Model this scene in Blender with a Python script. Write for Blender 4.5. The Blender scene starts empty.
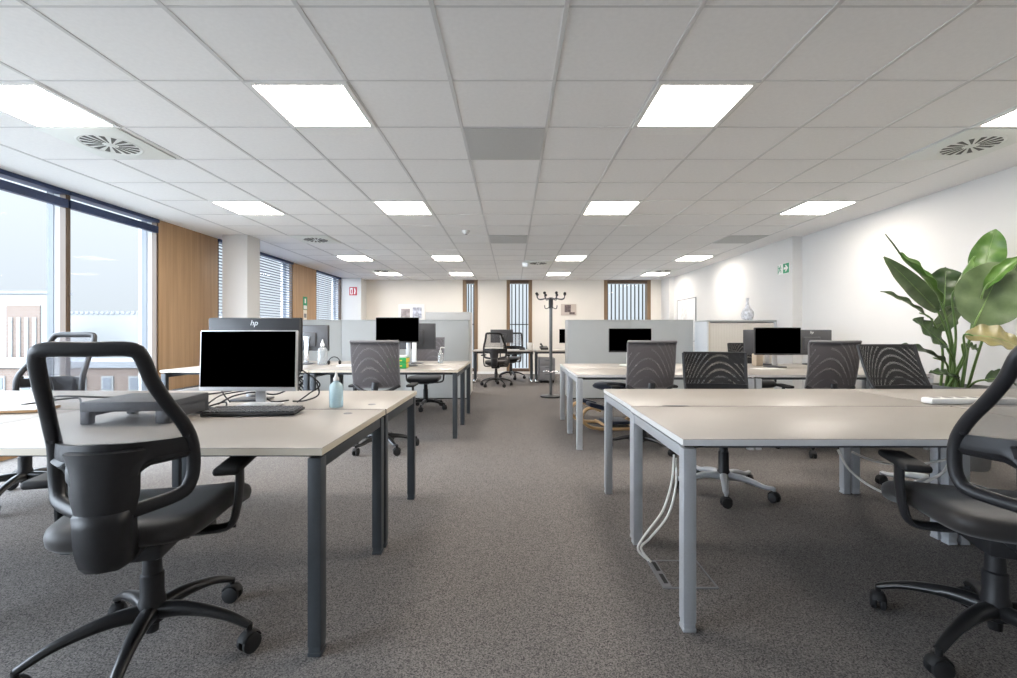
import bpy, bmesh, math, random
from mathutils import Vector, Matrix
R = math.radians
random.seed(7)
S = bpy.context.scene
COL = S.collection
F, CX, CY, EYE, CEIL = 458.0, 512.0, 332.5, 1.145, 2.60


def P(px, py, Y):
    """a point of the place seen at pixel (px, py), Y metres ahead"""
    return Vector(((px - CX) / F * Y, Y, EYE - (py - CY) / F * Y))


# ------------------------------------------------------------------ materials
def new_mat(name):
    m = bpy.data.materials.new(name)
    m.use_nodes = True
    nt = m.node_tree
    return m, nt, nt.nodes['Principled BSDF'], nt.nodes['Material Output']


def mat(name, col, rough=0.5, metal=0.0, spec=0.5, var=0.0, scale=20.0, bump=0.0, bscale=200.0, trans=0.0, ior=1.45, sheen=0.0, coat=0.0):
    m, nt, b, out = new_mat(name)
    b.inputs['Base Color'].default_value = (*col, 1)
    b.inputs['Roughness'].default_value = rough
    b.inputs['Metallic'].default_value = metal
    b.inputs['Specular IOR Level'].default_value = spec
    b.inputs['Transmission Weight'].default_value = trans
    b.inputs['IOR'].default_value = ior
    b.inputs['Sheen Weight'].default_value = sheen
    b.inputs['Coat Weight'].default_value = coat
    L = nt.links
    tc = nt.nodes.new('ShaderNodeTexCoord')
    if var > 0:
        n = nt.nodes.new('ShaderNodeTexNoise')
        n.inputs['Scale'].default_value = scale
        n.inputs['Detail'].default_value = 4
        r = nt.nodes.new('ShaderNodeValToRGB')
        r.color_ramp.elements[0].position = 0.3
        r.color_ramp.elements[1].position = 0.7
        r.color_ramp.elements[0].color = (*[c * (1 - var) for c in col], 1)
        r.color_ramp.elements[1].color = (*[min(1, c * (1 + var)) for c in col], 1)
        L.new(tc.outputs['Object'], n.inputs['Vector'])
        L.new(n.outputs['Fac'], r.inputs['Fac'])
        L.new(r.outputs['Color'], b.inputs['Base Color'])
    if bump > 0:
        n2 = nt.nodes.new('ShaderNodeTexNoise')
        n2.inputs['Scale'].default_value = bscale
        n2.inputs['Detail'].default_value = 3
        bp = nt.nodes.new('ShaderNodeBump')
        bp.inputs['Strength'].default_value = bump
        bp.inputs['Distance'].default_value = 0.002
        L.new(tc.outputs['Object'], n2.inputs['Vector'])
        L.new(n2.outputs['Fac'], bp.inputs['Height'])
        L.new(bp.outputs['Normal'], b.inputs['Normal'])
    return m


def emit(name, col, strength):
    m, nt, b, out = new_mat(name)
    b.inputs['Base Color'].default_value = (0.9, 0.9, 0.9, 1)
    b.inputs['Emission Color'].default_value = (*col, 1)
    b.inputs['Emission Strength'].default_value = strength
    return m


def wood_mat(name, c0, c1, sx=6.0, axis='Z', rough=0.45):
    m, nt, b, out = new_mat(name)
    L = nt.links
    tc = nt.nodes.new('ShaderNodeTexCoord')
    mp = nt.nodes.new('ShaderNodeMapping')
    k = {'Z': (sx * 4, sx * 4, sx * 0.12), 'X': (sx * 0.12, sx * 4, sx * 4), 'Y': (sx * 4, sx * 0.12, sx * 4)}[axis]
    mp.inputs['Scale'].default_value = k
    n = nt.nodes.new('ShaderNodeTexNoise')
    n.inputs['Scale'].default_value = 1.0
    n.inputs['Detail'].default_value = 6
    n.inputs['Roughness'].default_value = 0.65
    r = nt.nodes.new('ShaderNodeValToRGB')
    r.color_ramp.elements[0].position = 0.3
    r.color_ramp.elements[1].position = 0.7
    r.color_ramp.elements[0].color = (*c0, 1)
    r.color_ramp.elements[1].color = (*c1, 1)
    L.new(tc.outputs['Object'], mp.inputs['Vector'])
    L.new(mp.outputs['Vector'], n.inputs['Vector'])
    L.new(n.outputs['Fac'], r.inputs['Fac'])
    L.new(r.outputs['Color'], b.inputs['Base Color'])
    b.inputs['Roughness'].default_value = rough
    return m


def carpet_mat():
    m, nt, b, out = new_mat('carpet_pile')
    L = nt.links
    tc = nt.nodes.new('ShaderNodeTexCoord')
    n = nt.nodes.new('ShaderNodeTexNoise')
    n.inputs['Scale'].default_value = 160
    n.inputs['Detail'].default_value = 2
    n.inputs['Roughness'].default_value = 0.8
    vo = nt.nodes.new('ShaderNodeTexVoronoi')
    vo.inputs['Scale'].default_value = 240
    vs = nt.nodes.new('ShaderNodeSeparateColor')
    av = nt.nodes.new('ShaderNodeMath')
    av.operation = 'MULTIPLY_ADD'
    av.inputs[1].default_value = 0.45
    r = nt.nodes.new('ShaderNodeValToRGB')
    e = r.color_ramp.elements
    e[0].position, e[1].position = 0.42, 1.05
    e[0].color = (0.050, 0.047, 0.047, 1)
    e[1].color = (0.285, 0.262, 0.245, 1)
    L.new(tc.outputs['Object'], vo.inputs['Vector'])
    L.new(vo.outputs['Color'], vs.inputs['Color'])
    L.new(vs.outputs['Red'], av.inputs[0])
    L.new(n.outputs['Fac'], av.inputs[2])
    n3 = nt.nodes.new('ShaderNodeTexNoise')
    n3.inputs['Scale'].default_value = 1.3
    n3.inputs['Detail'].default_value = 3
    mx = nt.nodes.new('ShaderNodeMix')
    mx.data_type = 'RGBA'
    mx.blend_type = 'MULTIPLY'
    mx.inputs[0].default_value = 0.35
    L.new(tc.outputs['Object'], n.inputs['Vector'])
    L.new(tc.outputs['Object'], n3.inputs['Vector'])
    L.new(av.outputs[0], r.inputs['Fac'])
    L.new(r.outputs['Color'], mx.inputs[6])
    L.new(n3.outputs['Color'], mx.inputs[7])
    hs = nt.nodes.new('ShaderNodeMapRange')
    hs.inputs[3].default_value = 0.75
    hs.inputs[4].default_value = 1.15
    L.new(n3.outputs['Fac'], hs.inputs[0])
    L.new(hs.outputs[0], mx.inputs[7])
    L.new(mx.outputs[2], b.inputs['Base Color'])
    b.inputs['Roughness'].default_value = 0.95
    b.inputs['Specular IOR Level'].default_value = 0.1
    bp = nt.nodes.new('ShaderNodeBump')
    bp.inputs['Strength'].default_value = 0.25
    bp.inputs['Distance'].default_value = 0.003
    L.new(n.outputs['Fac'], bp.inputs['Height'])
    L.new(bp.outputs['Normal'], b.inputs['Normal'])
    return m


def glass_mat(name, tint=(0.93, 0.96, 0.97)):
    m, nt, b, out = new_mat(name)
    L = nt.links
    nt.nodes.remove(b)
    t = nt.nodes.new('ShaderNodeBsdfTransparent')
    t.inputs['Color'].default_value = (*tint, 1)
    g = nt.nodes.new('ShaderNodeBsdfGlossy')
    g.inputs['Roughness'].default_value = 0.02
    fr = nt.nodes.new('ShaderNodeFresnel')
    fr.inputs['IOR'].default_value = 1.12
    mx = nt.nodes.new('ShaderNodeMixShader')
    ge = nt.nodes.new('ShaderNodeNewGeometry')
    iv = nt.nodes.new('ShaderNodeMath')
    iv.operation = 'SUBTRACT'
    iv.inputs[0].default_value = 1.0
    L.new(ge.outputs['Backfacing'], iv.inputs[1])
    mu = nt.nodes.new('ShaderNodeMath')
    mu.operation = 'MULTIPLY'
    L.new(fr.outputs['Fac'], mu.inputs[0])
    L.new(iv.outputs[0], mu.inputs[1])
    L.new(mu.outputs[0], mx.inputs[0])
    L.new(t.outputs[0], mx.inputs[1])
    L.new(g.outputs[0], mx.inputs[2])
    L.new(mx.outputs[0], out.inputs['Surface'])
    return m


def net_mat(name, col, cover, freq=None, bend=(0.0, 0.0), rough=0.8):
    """woven seat-back net: COVER is the share of thread; with FREQ the threads are really laid out, so two layers beat into moire"""
    m, nt, b, out = new_mat(name)
    L, N = nt.links, nt.nodes
    b.inputs['Base Color'].default_value = (*col, 1)
    b.inputs['Roughness'].default_value = rough
    t = N.new('ShaderNodeBsdfTransparent')
    mx = N.new('ShaderNodeMixShader')
    L.new(t.outputs[0], mx.inputs[1])
    L.new(b.outputs[0], mx.inputs[2])
    L.new(mx.outputs[0], out.inputs['Surface'])
    if freq is None:
        mx.inputs[0].default_value = cover
        return m

    def M(op, a, c=None):
        q = N.new('ShaderNodeMath')
        q.operation = op
        for i, v in enumerate((a, c)):
            if v is None:
                continue
            if isinstance(v, (int, float)):
                q.inputs[i].default_value = v
            else:
                L.new(v, q.inputs[i])
        return q.outputs[0]
    tc = N.new('ShaderNodeTexCoord')
    sp = N.new('ShaderNodeSeparateXYZ')
    L.new(tc.outputs['Object'], sp.inputs[0])
    x, z = sp.outputs['X'], sp.outputs['Z']
    zz = M('ADD', z, M('MULTIPLY', M('MULTIPLY', x, x), bend[0]))
    zz = M('ADD', zz, M('MULTIPLY', x, bend[1]))
    band = M('LESS_THAN', M('FRACT', M('MULTIPLY', M('ADD', zz, 5.0), freq)), cover)
    L.new(band, mx.inputs[0])
    return m


M_ = {}
M_['carpet'] = carpet_mat()
M_['ceil'] = mat('ceiling_tile', (0.90, 0.895, 0.885), 0.9, spec=0.2, var=0.02, scale=40, bump=0.15, bscale=300)
M_['tbar'] = mat('ceiling_bar', (0.68, 0.675, 0.67), 0.6)
M_['paint'] = mat('white_paint', (0.66, 0.65, 0.635), 0.75, spec=0.3, var=0.01, scale=3)
M_['cream'] = mat('cream_paint', (0.75, 0.71, 0.65), 0.75, spec=0.3, var=0.01, scale=3)
M_['oak'] = wood_mat('oak_veneer', (0.33, 0.195, 0.095), (0.47, 0.30, 0.16), 5)
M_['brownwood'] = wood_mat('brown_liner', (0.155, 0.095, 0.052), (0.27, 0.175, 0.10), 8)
M_['darkwood'] = mat('dark_brown_trim', (0.10, 0.065, 0.045), 0.5, var=0.15, scale=30)
M_['alu'] = mat('grey_window_metal', (0.12, 0.13, 0.145), 0.45, 0.2)
M_['whiteplastic'] = mat('white_plastic', (0.82, 0.82, 0.80), 0.4)
M_['spacer'] = mat('pale_window_seal', (0.34, 0.34, 0.34), 0.5)
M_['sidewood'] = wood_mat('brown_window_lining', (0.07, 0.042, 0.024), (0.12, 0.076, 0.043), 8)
M_['glass'] = glass_mat('window_glass')
M_['navy'] = mat('navy_blind', (0.022, 0.042, 0.11), 0.45)
M_['black'] = mat('black_plastic', (0.018, 0.018, 0.020), 0.42, var=0.1, scale=60, bump=0.08, bscale=700)
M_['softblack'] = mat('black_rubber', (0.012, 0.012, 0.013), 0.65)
M_['gloss'] = mat('black_gloss', (0.015, 0.015, 0.016), 0.28)
M_['leather'] = mat('black_seat_cover', (0.024, 0.021, 0.020), 0.5, bump=0.15, bscale=500, sheen=0.2)
M_['fabric'] = mat('black_fabric', (0.018, 0.018, 0.02), 0.9, bump=0.3, bscale=900, sheen=0.3)
M_['navyfabric'] = mat('navy_fabric', (0.012, 0.016, 0.035), 0.9, bump=0.3, bscale=900, sheen=0.3)
M_['silver'] = mat('silver_powder_coat', (0.50, 0.52, 0.55), 0.42, 0.45, var=0.03, scale=120)
M_['chrome'] = mat('polished_metal', (0.75, 0.76, 0.78), 0.16, 1.0)
M_['anthracite'] = mat('anthracite_powder_coat', (0.055, 0.062, 0.07), 0.45, 0.2, var=0.05, scale=150)
M_['desk'] = mat('pale_desk_laminate', (0.345, 0.317, 0.285), 0.38, var=0.015, scale=8)
M_['deskedge'] = mat('beige_desk_edge', (0.66, 0.59, 0.48), 0.45)
M_['deskedge2'] = mat('grey_desk_edge', (0.66, 0.66, 0.66), 0.45)
M_['cabgrey'] = mat('grey_cabinet_lacquer', (0.46, 0.475, 0.47), 0.55, var=0.01, scale=5)
M_['cabwhite'] = mat('white_cabinet_lacquer', (0.70, 0.73, 0.76), 0.5)
M_['cabbeige'] = mat('beige_tambour', (0.66, 0.62, 0.55), 0.5)
M_['screen'] = mat('screen_off', (0.0, 0.0, 0.0), 0.5, spec=0.0)
M_['bezel'] = mat('silver_bezel', (0.62, 0.62, 0.63), 0.35, 0.4)
M_['darkgrey'] = mat('dark_grey_plastic', (0.06, 0.062, 0.068), 0.38)
M_['midgrey'] = mat('mid_grey_plastic', (0.20, 0.20, 0.21), 0.45)
M_['logo'] = mat('pale_logo', (0.75, 0.75, 0.77), 0.3, 0.3)
M_['ventgrey'] = mat('grey_vent_tile', (0.56, 0.565, 0.555), 0.7, var=0.12, scale=400)
M_['diffwhite'] = mat('vent_plate_white', (0.80, 0.82, 0.78), 0.45)
M_['slot'] = mat('dark_slot', (0.03, 0.03, 0.03), 0.8)
M_['risergrey'] = mat('riser_grey', (0.085, 0.088, 0.095), 0.5)
M_['beamgrey'] = mat('dark_grey_beam', (0.10, 0.11, 0.125), 0.45, 0.2)
M_['polegrey'] = mat('grey_pole', (0.13, 0.135, 0.14), 0.35, 0.4)
M_['keys'] = mat('keyboard_keys', (0.085, 0.088, 0.095), 0.45)
M_['monback'] = mat('monitor_back_grey', (0.075, 0.076, 0.082), 0.35)
M_['ventslot'] = mat('grey_vent_slot', (0.10, 0.10, 0.09), 0.7)
M_['lamp'] = emit('lamp_diffuser', (1.0, 0.92, 0.83), 30.0)
M_['emlamp'] = emit('emergency_lamp_lens', (0.75, 0.9, 1.0), 0.35)
M_['bluegel'] = mat('blue_gel_bottle', (0.72, 0.93, 1.0), 0.25, trans=0.55)
M_['clear'] = mat('clear_bottle', (0.80, 0.86, 0.90), 0.15, trans=0.8)
M_['cablewhite'] = mat('white_cable', (0.78, 0.76, 0.72), 0.5)
M_['cableblack'] = mat('black_cable', (0.015, 0.015, 0.017), 0.5)
M_['bent'] = wood_mat('bent_beech', (0.55, 0.34, 0.15), (0.70, 0.47, 0.24), 6, 'X')
M_['green'] = mat('green_carton', (0.03, 0.33, 0.08), 0.5)
M_['yellow'] = mat('yellow_carton', (0.75, 0.55, 0.05), 0.5)
M_['paper'] = mat('white_paper', (0.78, 0.78, 0.76), 0.7)
M_['beigebag'] = mat('beige_paper', (0.45, 0.37, 0.28), 0.7)
M_['tan'] = mat('tan_cover', (0.42, 0.25, 0.12), 0.6)
M_['signgreen'] = mat('sign_green', (0.02, 0.30, 0.14), 0.5)
M_['signred'] = mat('sign_red', (0.50, 0.03, 0.05), 0.5)
M_['porcelain'] = mat('grey_porcelain', (0.62, 0.63, 0.67), 0.25, var=0.35, scale=28)
M_['pot'] = mat('grey_planter', (0.22, 0.22, 0.22), 0.6, var=0.05, scale=15)
M_['soil'] = mat('dark_soil', (0.03, 0.022, 0.016), 0.95, var=0.4, scale=60)
M_['netclear'] = net_mat('sheer_net', (0.17, 0.17, 0.19), 0.27)
M_['netgrey1'] = net_mat('grey_net_front', (0.115, 0.103, 0.106), 0.88, 300.0, (0.0, 0.0))
M_['netgrey2'] = net_mat('grey_net_rear', (0.115, 0.103, 0.106), 0.82, 312.0, (0.22, 0.02))
M_['netblack1'] = net_mat('black_net_front', (0.012, 0.012, 0.013), 0.78, 300.0, (0.0, 0.0))
M_['netblack2'] = net_mat('black_net_rear', (0.012, 0.012, 0.013), 0.76, 317.0, (0.30, 0.03))
M_['facade'] = mat('pale_facade', (0.225, 0.225, 0.22), 0.9)
M_['groundpale'] = mat('pale_ground', (0.19, 0.19, 0.185), 0.9)
M_['roofgrey'] = mat('grey_parapet', (0.20, 0.205, 0.215), 0.8)


def brick_mat():
    m, nt, b, out = new_mat('outside_brick')
    tc = nt.nodes.new('ShaderNodeTexCoord')
    mp = nt.nodes.new('ShaderNodeMapping')
    mp.inputs['Rotation'].default_value = (R(90), 0, 0)
    br = nt.nodes.new('ShaderNodeTexBrick')
    br.inputs['Color1'].default_value = (0.135, 0.092, 0.07, 1)
    br.inputs['Color2'].default_value = (0.155, 0.11, 0.088, 1)
    br.inputs['Mortar'].default_value = (0.16, 0.148, 0.135, 1)
    br.inputs['Scale'].default_value = 3.0
    nt.links.new(tc.outputs['Object'], mp.inputs['Vector'])
    nt.links.new(mp.outputs['Vector'], br.inputs['Vector'])
    nt.links.new(br.outputs['Color'], b.inputs['Base Color'])
    b.inputs['Roughness'].default_value = 0.9
    return m


M_['brick'] = brick_mat()


def leaf_mat(name, c0, c1):
    m, nt, b, out = new_mat(name)
    tc = nt.nodes.new('ShaderNodeTexCoord')
    w = nt.nodes.new('ShaderNodeTexNoise')
    w.inputs['Scale'].default_value = 9
    w.inputs['Detail'].default_value = 5
    r = nt.nodes.new('ShaderNodeValToRGB')
    r.color_ramp.elements[0].position = 0.35
    r.color_ramp.elements[1].position = 0.68
    r.color_ramp.elements[0].color = (*c0, 1)
    r.color_ramp.elements[1].color = (*c1, 1)
    nt.links.new(tc.outputs['Object'], w.inputs['Vector'])
    nt.links.new(w.outputs['Fac'], r.inputs['Fac'])
    nt.links.new(r.outputs['Color'], b.inputs['Base Color'])
    b.inputs['Roughness'].default_value = 0.38
    return m


M_['leafbright'] = leaf_mat('bright_leaf', (0.055, 0.135, 0.022), (0.12, 0.22, 0.05))
M_['leafdark'] = leaf_mat('dark_leaf', (0.026, 0.055, 0.020), (0.06, 0.10, 0.035))
M_['leafmid'] = leaf_mat('grey_green_leaf', (0.07, 0.11, 0.045), (0.12, 0.17, 0.075))
M_['leafolive'] = leaf_mat('dry_olive_leaf', (0.15, 0.135, 0.05), (0.27, 0.235, 0.09))
M_['stem'] = leaf_mat('leaf_stalk', (0.10, 0.19, 0.05), (0.20, 0.30, 0.10))


# ------------------------------------------------------------------ mesh helpers
class MB:
    def __init__(s):
        s.bm = bmesh.new()

    def _add(s, tmp, M=None, smooth=False):
        if M is not None:
            tmp.transform(M)
        for f in tmp.faces:
            f.smooth = smooth
        me = bpy.data.meshes.new('tmp')
        tmp.to_mesh(me)
        tmp.free()
        s.bm.from_mesh(me)
        bpy.data.meshes.remove(me)
        return s

    def box(s, c, size, bev=0.0, rot=None, seg=2):
        t = bmesh.new()
        bmesh.ops.create_cube(t, size=1.0)
        for v in t.verts:
            v.co = Vector((v.co.x * size[0], v.co.y * size[1], v.co.z * size[2]))
        if bev > 0:
            bmesh.ops.bevel(t, geom=t.edges[:], offset=min(bev, min(size) * 0.49), segments=seg, profile=0.5, affect='EDGES')
        M = Matrix.Translation(Vector(c))
        if rot is not None:
            M = M @ rot
        return s._add(t, M, bev > 0)

    def bx(s, x0, x1, y0, y1, z0, z1, bev=0.0):
        return s.box(((x0 + x1) / 2, (y0 + y1) / 2, (z0 + z1) / 2), (abs(x1 - x0), abs(y1 - y0), abs(z1 - z0)), bev)

    def tube(s, pts, r, n=10, ry=None, closed=False, up=None, caps=True):
        pts = [Vector(p) for p in pts]
        k = len(pts)
        rr = r if isinstance(r, (list, tuple)) else [r] * k
        ry = rr if ry is None else (ry if isinstance(ry, (list, tuple)) else [ry] * k)
        tan = []
        for i in range(k):
            a = pts[i - 1] if (i > 0 or closed) else pts[i]
            b = pts[(i + 1) % k] if (i < k - 1 or closed) else pts[i]
            d = b - a
            tan.append(d.normalized() if d.length > 1e-9 else Vector((0, 0, 1)))
        ref = Vector(up) if up is not None else (Vector((0, 0, 1)) if abs(tan[0].z) < 0.9 else Vector((1, 0, 0)))
        t = bmesh.new()
        rings = []
        for i in range(k):
            u = ref - tan[i] * ref.dot(tan[i])
            if u.length < 1e-4:
                u = Vector((1, 0, 0)) - tan[i] * tan[i].x
            u.normalize()
            if up is None:
                ref = u
            w = tan[i].cross(u)
            rings.append([t.verts.new(pts[i] + w * (rr[i] * math.cos(2 * math.pi * j / n)) + u * (ry[i] * math.sin(2 * math.pi * j / n))) for j in range(n)])
        m = k if closed else k - 1
        for i in range(m):
            a, b = rings[i], rings[(i + 1) % k]
            for j in range(n):
                t.faces.new((a[j], a[(j + 1) % n], b[(j + 1) % n], b[j]))
        if caps and not closed:
            t.faces.new(rings[0][::-1])
            t.faces.new(rings[-1])
        bmesh.ops.recalc_face_normals(t, faces=t.faces[:])
        return s._add(t, None, True)

    def lathe(s, prof, n=24, c=(0, 0, 0), rot=None):
        t = bmesh.new()
        rings = []
        for (r, z) in prof:
            if r < 1e-6:
                rings.append([t.verts.new((0, 0, z))])
            else:
                rings.append([t.verts.new((r * math.cos(2 * math.pi * j / n), r * math.sin(2 * math.pi * j / n), z)) for j in range(n)])
        for a, b in zip(rings, rings[1:]):
            for j in range(n):
                j2 = (j + 1) % n
                if len(a) == 1 and len(b) == 1:
                    continue
                if len(a) == 1:
                    t.faces.new((a[0], b[j], b[j2]))
                elif len(b) == 1:
                    t.faces.new((a[j], a[j2], b[0]))
                else:
                    t.faces.new((a[j], a[j2], b[j2], b[j]))
        bmesh.ops.recalc_face_normals(t, faces=t.faces[:])
        M = Matrix.Translation(Vector(c))
        if rot is not None:
            M = M @ rot
        return s._add(t, M, True)

    def cyl(s, c, r, h, n=20, rot=None, bev=0.0):
        b = min(bev, r * .5, h * .4)
        pr = [(0, -h / 2), (r - b, -h / 2), (r, -h / 2 + b), (r, h / 2 - b), (r - b, h / 2), (0, h / 2)] if b > 0 else [(0, -h / 2), (r, -h / 2), (r, -h / 2), (r, h / 2), (r, h / 2), (0, h / 2)]
        if b <= 0:
            pr = [(0, -h / 2), (r, -h / 2), (r, h / 2), (0, h / 2)]
        return s.lathe(pr, n, c, rot)

    def surf(s, fn, nu, nv, thick=0.0, smooth=True):
        """grid of points fn(u, v), u and v in 0..1, given a real thickness"""
        g = [[Vector(fn(i / nu, j / nv)) for j in range(nv + 1)] for i in range(nu + 1)]
        t = bmesh.new()
        if thick <= 0:
            V = [[t.verts.new(p) for p in row] for row in g]
            for i in range(nu):
                for j in range(nv):
                    t.faces.new((V[i][j], V[i + 1][j], V[i + 1][j + 1], V[i][j + 1]))
            return s._add(t, None, smooth)
        A, B = [], []
        for i in range(nu + 1):
            ra, rb = [], []
            for j in range(nv + 1):
                du = g[min(i + 1, nu)][j] - g[max(i - 1, 0)][j]
                dv = g[i][min(j + 1, nv)] - g[i][max(j - 1, 0)]
                n = du.cross(dv)
                n = n.normalized() if n.length > 1e-12 else Vector((0, 1, 0))
                ra.append(t.verts.new(g[i][j] + n * thick / 2))
                rb.append(t.verts.new(g[i][j] - n * thick / 2))
            A.append(ra)
            B.append(rb)
        for i in range(nu):
            for j in range(nv):
                t.faces.new((A[i][j], A[i + 1][j], A[i + 1][j + 1], A[i][j + 1]))
                t.faces.new((B[i][j], B[i][j + 1], B[i + 1][j + 1], B[i + 1][j]))
        for i in range(nu):
            t.faces.new((A[i][0], B[i][0], B[i + 1][0], A[i + 1][0]))
            t.faces.new((A[i][nv], A[i + 1][nv], B[i + 1][nv], B[i][nv]))
        for j in range(nv):
            t.faces.new((A[0][j], A[0][j + 1], B[0][j + 1], B[0][j]))
            t.faces.new((A[nu][j], B[nu][j], B[nu][j + 1], A[nu][j + 1]))
        bmesh.ops.recalc_face_normals(t, faces=t.faces[:])
        return s._add(t, None, smooth)

    def prism(s, poly, z0, z1, M=None, smooth=False):
        """a polygon in XY extruded from z0 to z1, then moved by M"""
        t = bmesh.new()
        a = [t.verts.new((x, y, z0)) for x, y in poly]
        b = [t.verts.new((x, y, z1)) for x, y in poly]
        n = len(poly)
        t.faces.new(a[::-1])
        t.faces.new(b)
        for i in range(n):
            t.faces.new((a[i], a[(i + 1) % n], b[(i + 1) % n], b[i]))
        bmesh.ops.recalc_face_normals(t, faces=t.faces[:])
        return s._add(t, M, smooth)

    def build(s, name, m, parent=None, autosmooth=True):
        me = bpy.data.meshes.new(name)
        s.bm.to_mesh(me)
        s.bm.free()
        mats = m if isinstance(m, (list, tuple)) else [m]
        for q in mats:
            me.materials.append(M_[q] if isinstance(q, str) else q)
        o = bpy.data.objects.new(name, me)
        COL.objects.link(o)
        if parent is not None:
            o.parent = parent
        if autosmooth:
            me.set_sharp_from_angle(angle=R(40))
        return o


def spline(pts, n=6, closed=False):
    pts = [Vector(p) for p in pts]
    k = len(pts)
    out = []
    for i in range(k if closed else k - 1):
        p0 = pts[i - 1] if (i > 0 or closed) else pts[i]
        p1 = pts[i]
        p2 = pts[(i + 1) % k]
        p3 = pts[(i + 2) % k] if (i + 2 < k or closed) else p2
        for j in range(n):
            t = j / n
            out.append(0.5 * ((2 * p1) + (p2 - p0) * t + (2 * p0 - 5 * p1 + 4 * p2 - p3) * t * t + (3 * p1 - p0 - 3 * p2 + p3) * t ** 3))
    if not closed:
        out.append(pts[-1])
    return out


def lerp(pts, n):
    """n samples along keyed numbers [(t, v), ...]"""
    out = []
    for i in range(n):
        t = i / (n - 1)
        for (a, va), (b, vb) in zip(pts, pts[1:]):
            if a <= t <= b:
                out.append(va + (vb - va) * (t - a) / (b - a))
                break
    return out


def tag(o, label=None, cat=None, group=None, kind=None):
    if label:
        o['label'] = label
    if cat:
        o['category'] = cat
    if group:
        o['group'] = group
    if kind:
        o['kind'] = kind
    return o


def thing(name, label, cat, loc=(0, 0, 0), rz=0.0, group=None):
    o = bpy.data.objects.new(name, None)
    COL.objects.link(o)
    o.empty_display_size = 0.1
    o.location = loc
    o.rotation_euler = (0, 0, R(rz))
    return tag(o, label, cat, group)


def struct(o, label=None, cat=None):
    return tag(o, label, cat, None, 'structure')


def copy_tree(o, parent=None):
    c = o.copy()
    COL.objects.link(c)
    c.parent = parent
    for ch in list(o.children):
        copy_tree(ch, c)
    return c


def place(proto, used, label, loc, rz, group=None):
    o = proto if not used else copy_tree(proto)
    o['label'] = label
    o.location = loc
    o.rotation_euler = (0, 0, R(rz))
    if group:
        o['group'] = group
    return o


# ------------------------------------------------------------------ the room
XL, XR, XR2, YB, YF, YN = -4.56, 4.40, 4.25, 12.65, 12.65, -2.4
struct(MB().bx(XL - 0.3, XR + 0.2, YN - 0.2, YF + 0.3, -0.15, 0.0).build('floor', 'carpet'), 'mottled grey brown office carpet', 'floor')
struct(MB().bx(XL - 0.3, XR + 0.2, YN - 0.2, YF + 0.3, CEIL, CEIL + 0.15).build('ceiling', 'ceil'), 'white suspended tile ceiling', 'ceiling')
GX = [-3.955 + 0.6 * i for i in range(14)]
GY = [2.042 + 0.6 * i for i in range(-7, 18)]
b = MB()
for x in GX:
    b.bx(x - 0.011, x + 0.011, YN, YF, CEIL - 0.004, CEIL + 0.01)
for y in GY:
    b.bx(GX[0], GX[-1], y - 0.0045, y + 0.0045, CEIL - 0.0035, CEIL + 0.01)
struct(b.build('ceiling_grid', 'tbar'), 'grey bars between the ceiling tiles', 'ceiling')

# right wall with its step, and the corner pier
b = MB()
b.bx(XR, XR + 0.2, YN, 6.94, 0, CEIL)
b.bx(XR2, XR + 0.2, 6.94, YF, 0, CEIL)
struct(b.build('wall_right', 'paint'), 'long white wall on the right with a step by the exit sign', 'wall')
struct(MB().bx(4.12, XR2, 12.0, YF, 0, CEIL).build('trim_1', 'paint'), 'shallow white pier in the far right corner', 'pier')
struct(MB().bx(XL - 0.2, XR + 0.2, YN - 0.15, YN, 0, CEIL).build('wall_near', 'paint'), 'white wall behind the camera', 'wall')

# far wall with three tall window openings
W = [(-1.36, -0.945), (-0.15, 0.555), (2.54, 3.83)]
b = MB()
xs = XL - 0.2
for (a, c) in W:
    b.bx(xs, a, YF, YF + 0.28, 0, CEIL)
    b.bx(a, c, YF, YF + 0.28, 0, 0.07)
    xs = c
b.bx(xs, XR + 0.2, YF, YF + 0.28, 0, CEIL)
struct(b.build('wall_far', 'cream'), 'cream painted wall at the far end', 'wall')
for i, (a, c) in enumerate(W):
    w = struct(thing('window_%d' % (i + 6), ['narrowest tall far window, behind the end of the left grey cabinets', 'tall far window above the black chairs, left of the coat stand', 'widest far window, above the right grey cabinets'][i], 'window', ((a + c) / 2, YF, 0)))
    h = (c - a) / 2
    t = 0.095
    f = MB()
    f.bx(-h, -h + t, -0.012, 0.22, 0.07, CEIL - 0.005)
    f.bx(h - t, h, -0.012, 0.22, 0.07, CEIL - 0.005)
    f.build('window_frame', 'brownwood', w)
    f = MB()
    f.bx(-h + t, h - t, -0.008, 0.2, 0.07, 0.15)
    f.bx(-h + t, h - t, -0.008, 0.2, 2.50, CEIL - 0.005)
    f.build('window_head', 'darkwood', w)
    MB().bx(-h + t, h - t, 0.14, 0.148, 0.15, 2.50).build('window_pane', 'glass', w)
    f = MB()
    n = max(3, round((2 * h - 2 * t) / 0.105))
    for k in range(n):
        x = -h + t + (k + 0.5) * (2 * h - 2 * t) / n
        f.bx(x - 0.014, x + 0.014, 0.24, 0.28, 0.15, 2.50)
    f.bx(-h + t, h - t, 0.245, 0.27, 1.36, 1.385)
    f.build('window_slat', 'anthracite', w)

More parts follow.
